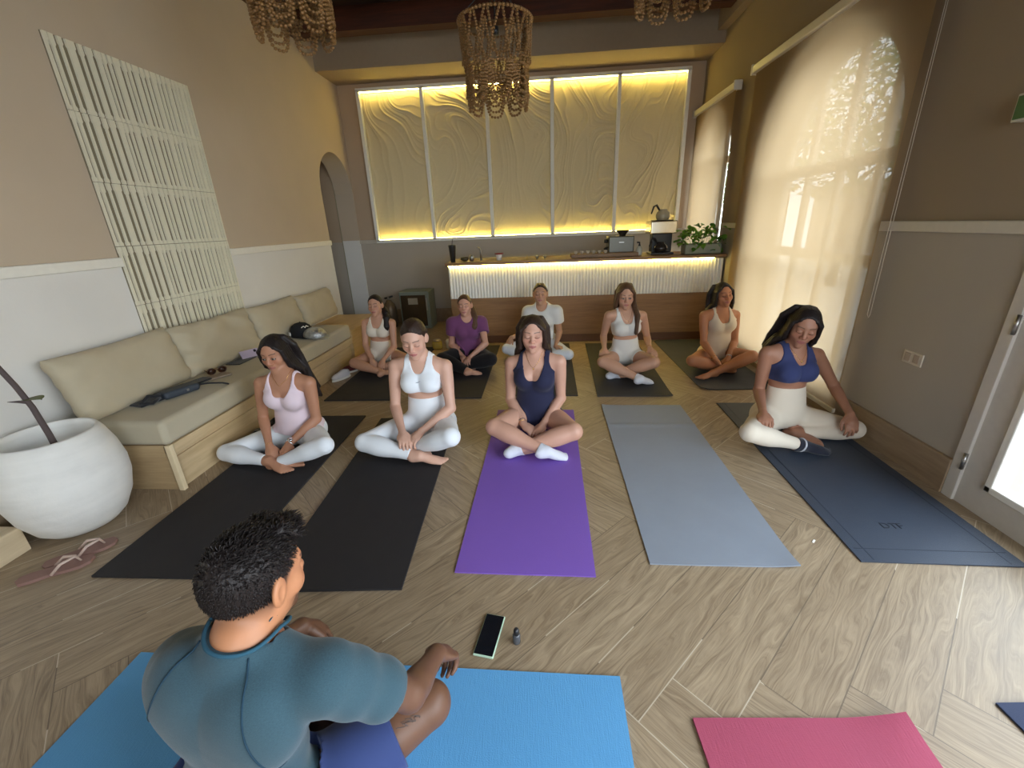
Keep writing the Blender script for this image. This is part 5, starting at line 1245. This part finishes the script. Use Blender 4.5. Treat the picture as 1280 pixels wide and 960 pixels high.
def woman(key, face, skin, label, hair, hm, top, lower, h=.005, hf=.003, lip=(.42, .13, .12), **kw):
    J = dict(JOINTS[key]); sc_ = J.pop('q')
    ad = kw.pop('adjust', {})
    for k, v in ad.items(): J[k] = v
    fat = kw.pop('fat', 1.0); br = kw.pop('breast', 1.0); curl = kw.pop('curl', (.35, .5, .5)); eyes = kw.pop('eyes', 'closed')
    F = Fig(J, sc_, face, fat=fat, breast=br, curl=curl)
    F.make_body('person', M_skin, skin, h, hf, lip, BROW, eyes=eyes, label=label)
    tm, tc, tt, tf = top; F.garment(kw.pop('topname', 'sports_bra'), tm, tc, h, tt, tf)
    lm_, lc, lt = lower; F.garment(kw.pop('lowname', 'leggings'), lm_, lc, h, lt, f_legs)
    F.hair('hair', hm, hair, h=h*.9, **kw)
    return F
bun = [([(.0, .05, .098), (.03, -.02, .106), (.0, -.10, .04)], [.010, .014, .02]), ([(.0, .05, .098), (-.03, -.02, .106), (.0, -.10, .04)], [.010, .014, .02]), ([(.055, .02, .065), (.072, -.04, .03), (.02, -.112, .0)], [.010, .014, .02]), ([(-.055, .02, .065), (-.072, -.04, .03), (-.02, -.112, .0)], [.010, .014, .02]), ([(0, -.105, .0), (0, -.135, -.012)], [.030, .034]), ([(0, -.12, -.02), (.012, -.14, .004)], [.02, .022])]
# front row
F = woman('P1', (.02, .22, .04), srgb(178, 128, 100), 'person in lilac camisole and white leggings with long black hair by the bench',
    falls(1, (.115, -.11, -.36), mid=(.11, -.07, -.16))+falls(-1, (-.055, -.11, -.20), r2=.013)+back_sheet(-.05, .11, 7, -.40, dx=.03), H_black,
    (C_lilac, c_bra(.350, .076, .089, .04), .007, None), (C_white, c_lower(.14, 1.92), .004), topname='camisole', eyes='open', lip=(.38, .13, .11))
w = ring_band('wristwatch', M_silv, F.J['Eb'], F.J['Wb'], .93, .026, .006, F.obj, F.org)
c = F.J['Wb']*.93+F.J['Eb']*.07-F.org; MB().lathe([(.001, 0), (.017, 0), (.018, .004), (.016, .009), (.001, .010)], n=20, M=Tm((c[0]+.004, c[1]-.004, c[2]+.022), (.3, .1, 0))).build('watch_face', M_silv, w)
ring_band('bracelet', M_gold, F.J['Ea'], F.J['Wa'], .96, .0235, .0015, F.obj, F.org)
necklace(F, .43, pend=False)
F = woman('P2', (.06, .36, 0), srgb(210, 166, 144), 'person in pale racerback sports bra and white leggings with hair tied back',
    bun, H_dark, (C_white, c_bra(.385, .056, .086, .265), .006, None), (C_white, c_lower(.215, 1.86), .004), capr=(.077, .098, .088), lip=(.50, .15, .15))
m = MB(); p = snap(F, [F.Tw((.0, .12, .345)), F.Tw((.012, .12, .346)), F.Tw((-.006, .12, .341))], .0075)-F.org
m.tube([tuple(p[2]), tuple((p[0]+p[2])/2-np.array([0, 0, .003])), tuple(p[1]+np.array([0, 0, .006]))], [.0012, .0026, .0006], 6); m.build('chest_logo', plain('mark_grey', srgb(110, 122, 140), .5), F.obj)
F = woman('P3', (.0, .06, 0), srgb(202, 156, 134), 'person in navy tank top with long loose hair, sitting on the violet mat',
    falls(1, (.125, -.075, -.215), mid=(.105, -.045, -.13), spread=.014)+falls(-1, (-.125, -.075, -.215), mid=(-.105, -.045, -.13), spread=.014)+back_sheet(-.10, .10, 8, -.24), H_dark,
    (C_navy, c_bra(.318, .068, .100, -.06), .007, None), (C_navy, c_lower(.12, .26), .006), topname='tank_top', lowname='shorts', fat=1.06, breast=1.08, lip=(.40, .13, .12))
socks(F, C_sockw); necklace(F, .405)
ring_band('bracelet', M_gold, F.J['Ea'], F.J['Wa'], .93, .0255, .0022, F.obj, F.org); ring_band('bracelet', M_blk, F.J['Ea'], F.J['Wa'], .87, .026, .0018, F.obj, F.org)
ring_band('anklet', M_silv, F.J['Ka'], F.J['Aa'], .90, .037, .0015, F.obj, F.org)
F = woman('P4', (-.36, .30, -.14), srgb(168, 120, 96), 'person in indigo sports bra and cream leggings sitting beside the right wall, hands on knees',
    falls(-1, (-.150, -.035, -.215), mid=(-.115, -.02, -.12), spread=.012)+falls(1, (.075, -.05, -.15), r2=.014)+back_sheet(-.12, .05, 7, -.22, dx=-.03), H_black,
    (C_blue, c_bra(.368, .054, .092, .262), .006, None), (C_cream, c_lower(.215, 1.86), .004), adjust={'Kb': (2.02, 2.64, .09), 'Wa': (1.385, 2.565, .248), 'Fa': (1.335, 2.42, .215)}, lip=(.34, .11, .10), breast=1.0)
socks(F, fabric('striped_sock', srgb(40, 42, 54), 900, .3, .95), 'a', .10); necklace(F, .40)
ring_band('sock_stripe', C_sockw, F.J['Ka'], F.J['Aa'], .97, .040, .006, F.obj, F.org, label='white band of the dark sock')
# back row
hb, hbf = .0062, .0038
F = woman('P5', (.0, -.02, .05), srgb(196, 148, 122), 'person in white bralette with black ponytail, nearest the bench in the back row',
    [([(.02, -.09, .0), (.075, -.06, -.07), (.105, .01, -.15), (.105, .045, -.24), (.09, .05, -.30)], [.03, .034, .040, .036, .012]), ([(.05, -.07, -.03), (.10, -.02, -.10), (.125, .02, -.20)], [.03, .035, .02])], H_black,
    (C_cream, c_bra(.365, .070, .088, .265), .006, None), (C_cream, c_lower(.205, .34), .006), hb, hbf, lowname='shorts', topname='bralette')
F = woman('P6', (.02, .0, .04), srgb(206, 156, 132), 'person in plum purple T-shirt and black trousers with brown ponytail, in the back row',
    [([(.02, -.09, .01), (.075, -.065, -.06), (.100, .0, -.15), (.09, .055, -.24), (.07, .065, -.33)], [.03, .034, .038, .034, .012]), ([(.04, -.07, -.03), (.085, -.02, -.11), (.115, .03, -.22), (.10, .05, -.30)], [.03, .032, .028, .01])], H_brown,
    (C_purple, c_tee(.43, .52, .0, .065), .012, f_tee(.016)), (C_blk, c_lower(.12, 1.88), .014), hb, hbf, lowname='trousers', topname='t_shirt', fat=1.16)
F = woman('P7', (-.02, -.06, 0), srgb(196, 150, 120), 'person in white T-shirt, half hidden behind the person in navy tank top',
    bun, H_dark, (C_white2, c_tee(.43, .50, .0, .068), .013, f_tee(.020)), (C_white, c_lower(.12, 1.88), .005), hb, hbf, topname='t_shirt', capr=(.077, .098, .088))
F = woman('P8', (-.06, .14, 0), srgb(202, 156, 130), 'person in white bra and shorts with long brown hair, hands on both knees',
    falls(-1, (-.085, -.04, -.165), spread=.012)+falls(1, (.100, .150, -.31), mid=(.112, .075, -.17), spread=.010, r2=.022)+back_sheet(-.08, .08, 6, -.2), H_brown,
    (C_white2, c_bra(.362, .066, .098, .245), .007, None), (C_white2, c_lower(.205, .36), .007), hb, hbf, lowname='shorts', eyes='open', adjust={'Wa': (.588, 4.077, .25), 'Fa': (.551, 3.944, .215), 'Wb': (1.024, 4.068, .25), 'Fb': (1.061, 3.93, .215)})
socks(F, C_sockw); necklace(F, .39)
ring_band('bracelet', M_gold, F.J['Eb'], F.J['Wb'], .90, .0245, .002, F.obj, F.org)
F = woman('P9', (.10, -.06, .10), srgb(184, 126, 92), 'person in cream tank top and shorts nearest the blind in the back row',
    falls(-1, (-.145, -.055, -.155), mid=(-.105, -.03, -.10), spread=.012)+falls(1, (.095, -.04, -.145), spread=.010)+back_sheet(-.11, .08, 7, -.17, dx=-.01), H_black,
    (C_cream, c_bra(.348, .062, .088, -.04), .007, None), (C_cream, c_lower(.12, .28), .006), hb, hbf, topname='tank_top', lowname='shorts', fat=1.04)
ring_band('wrist_band', C_sockw, F.J['Eb'], F.J['Wb'], .90, .024, .006, F.obj, F.org)
ring_band('bracelet', M_gold, F.J['Ea'], F.J['Wa'], .88, .0245, .0025, F.obj, F.org)
# instructor
J = dict(JOINTS['M']); sM = J.pop('q')
J.update(Hd=(-.635, .685, .722), Wb=(-.80, .965, .228), Fb=(-.765, 1.03, .150), Wa=(-.33, .875, .248), Fa=(-.305, .96, .15), Sa=(-.475, .596, .545), Sb=(-.815, .62, .53), Aa=(-.665, .905, .06), Ta=(-.80, .87, .05), Ab=(-.68, .80, .05), Tb=(-.55, .82, .05), Kb=(-1.02, .90, .16))
F = Fig(J, sM*.99, (2.80, .20, 0), male=True, fat=.94, curl=(.55, .6, .5))
def stubble(s, q, bl, g):
    x, y, z = q.T; ax = np.abs(x); dark = (.028, .018, .014)
    sc1 = np.clip((z+.066)/.050, 0, 1)*np.clip((.020-y+z*.55)/.018, 0, 1)
    bl(sc1**1.1*.93*(ax < .0765), dark)
    beard = np.clip((-.040-z)/.012, 0, 1)*np.clip((y-.018)/.03, 0, 1); bl(beard*.75, dark)
    bl(g(z, -.046, .006)*(ax < .028)*np.clip((y-.06)/.01, 0, 1)*.8, dark)
def tattoo(s, v, bl, g): pass
F.make_body('person', M_skin, srgb(194, 134, 96), .0048, .0026, (.42, .2, .16), (.02, .014, .01), stubble=stubble, eyes='open', label='person seen from behind in teal T-shirt and navy shorts on the blue mat')
M_tee, nt, b = new_mat('heather_teal'); o_ = objc(nt); f1 = noise(nt, mapping(nt, o_, (260, 260, 900)), 1.0, 2, .7)
lk(nt, mixc(nt, f1, srgb(30, 56, 68), srgb(62, 94, 106)), b.inputs['Base Color']); b.inputs['Roughness'].default_value = .9; b.inputs['Sheen Weight'].default_value = .2
f2 = noise(nt, mapping(nt, o_, (10, 10, 16)), 1.0, 3); bump(nt, b, mth(nt, 'ADD', mth(nt, 'MULTIPLY', f2, .5), mth(nt, 'MULTIPLY', f1, .12)), .35, .006)
def rip(s, P):
    t = s.T(P); x, y, z = t.T
    r = .0045*np.sin(z*42+6*np.sin(x*9)+3*np.sin(y*11))*np.clip((.30-z)/.2, .15, 1)
    q = s.J['Ea']; dd = P-s.J['Sa']; along = dd @ unit(s.J['Ea']-s.J['Sa'])
    r = r+np.where((P-s.J['Sa'])@s.TR[:, 0] < .03, .0030*np.sin(along*75+8*(P[:, 2]-s.J['Sa'][2]))*np.clip(along/.1, 0, 1), 0)
    return r.astype(np.float32)
tee = F.garment('t_shirt', M_tee, c_tee(.455, .72, -.06, .072), .0048, .009, f_tee(.014), ripple=rip)
M_shorts = fabric('navy_canvas', srgb(52, 66, 112), 500, .3, .85, .08, .1, folds=.5)
F.garment('shorts', M_shorts, c_lower(.10, .74), .005, .020, f_legs)
def seam(name, pts, off=.0105, r=.0020): return line_on(F, name, pts, plain('seam_teal', srgb(24, 56, 74), .9), r, off)[0]
# neck rib and raglan seams of the shirt (torso frame: x to his left, y to his front, z up)
line_on(F, 'collar_rib', [(.066*math.cos(a), -.020+.062*math.sin(a), .510-.010*max(0, math.sin(a))) for a in np.linspace(0, 2*PI, 17)], plain('collar_teal', srgb(40, 84, 104), .9), .0045, .0085, n=60)
for sg in (-1, 1):
    seam('raglan_seam', [(sg*.062, -.062, .505), (sg*.085, -.10, .45), (sg*.110, -.12, .38), (sg*.145, -.11, .30), (sg*.160, -.06, .25)])
# trouser side stripe and tattoo marks
m = MB(); kd = unit(F.J['Ha']-F.J['Ka'])
for i, (a, b2) in enumerate(((.055, .0), (.065, .010), (.075, .004), (.085, .014), (.095, .008))):
    c = F.J['Ka']+kd*(a+.005); pts = [c+np.array([.03+.01*math.sin(q*2+i), -.03+b2, .05])+kd*(.010*math.cos(q)) for q in np.linspace(0, 4.2, 7)]
    P = snap(F, pts, .0002)-F.org; m.tube([tuple(x) for x in P], .0011, 5)
m.build('tattoo', plain('tattoo_ink', srgb(84, 70, 64), .6), F.obj)
hl = lambda q: np.maximum(q[:, 1]-np.interp(q[:, 2], [-.10, -.055, -.02, .02, .05, .075, .12], [-.060, -.045, -.012, .012, .052, .086, .16]), -.034-q[:, 2]-.25*np.abs(q[:, 0]))
hr = F.hair('hair', H_black, [([(-.035, .062, .086), (0, .072, .092), (.035, .062, .086)], [.014, .017, .014]), ([(-.035, .03, .104), (.035, .03, .104)], [.014, .014])], h=.0042, hairline=hl, capr=(.0755, .0945, .0885), capc=(0, -.020, .031), ridge=.0008)
nr = random.Random(3); me = hr.data; vs_ = [v.co.copy() for v in me.vertices]; ns_ = [v.normal.copy() for v in me.vertices]; tf = MB()
HRm = F.HR; fw = Vector(HRm[:, 1]); upv = Vector(HRm[:, 2])
for k in range(6500):
    i = nr.randrange(len(vs_)); p = vs_[i]; n_ = ns_[i]; q = F.Hq(np.array([np.array(p)+F.org], np.float32))[0]
    if q[2] < -.045 and nr.random() < .5: continue
    L_ = (.0045+.013*max(0, min(1, (q[2]-.02)/.08)))*(.6+.8*nr.random()); top_ = max(0, min(1, q[2]/.08))
    d_ = (n_*.32+fw*(.5*top_)-fw*.25*(1-top_)+upv*(-.5*(1-top_)+.15*top_)+Vector((nr.gauss(0, .28), nr.gauss(0, .28), nr.gauss(0, .2)))).normalized()
    w_ = .0015+.0012*nr.random(); s1 = d_.orthogonal().normalized(); s2 = d_.cross(s1); b0 = p-n_*.003; mid = p+d_*L_*.55; tip = p+d_*L_+fw*.004*top_-upv*.003
    tf.add([b0+s1*w_, b0-s1*w_*.5+s2*w_*.87, b0-s1*w_*.5-s2*w_*.87, mid+s1*w_*.7, mid-s1*w_*.35+s2*w_*.6, mid-s1*w_*.35-s2*w_*.6, tip], [(0, 1, 4, 3), (1, 2, 5, 4), (2, 0, 3, 5), (3, 4, 6), (4, 5, 6), (5, 3, 6)], True)
tf.build('hair_tufts', H_black, hr)
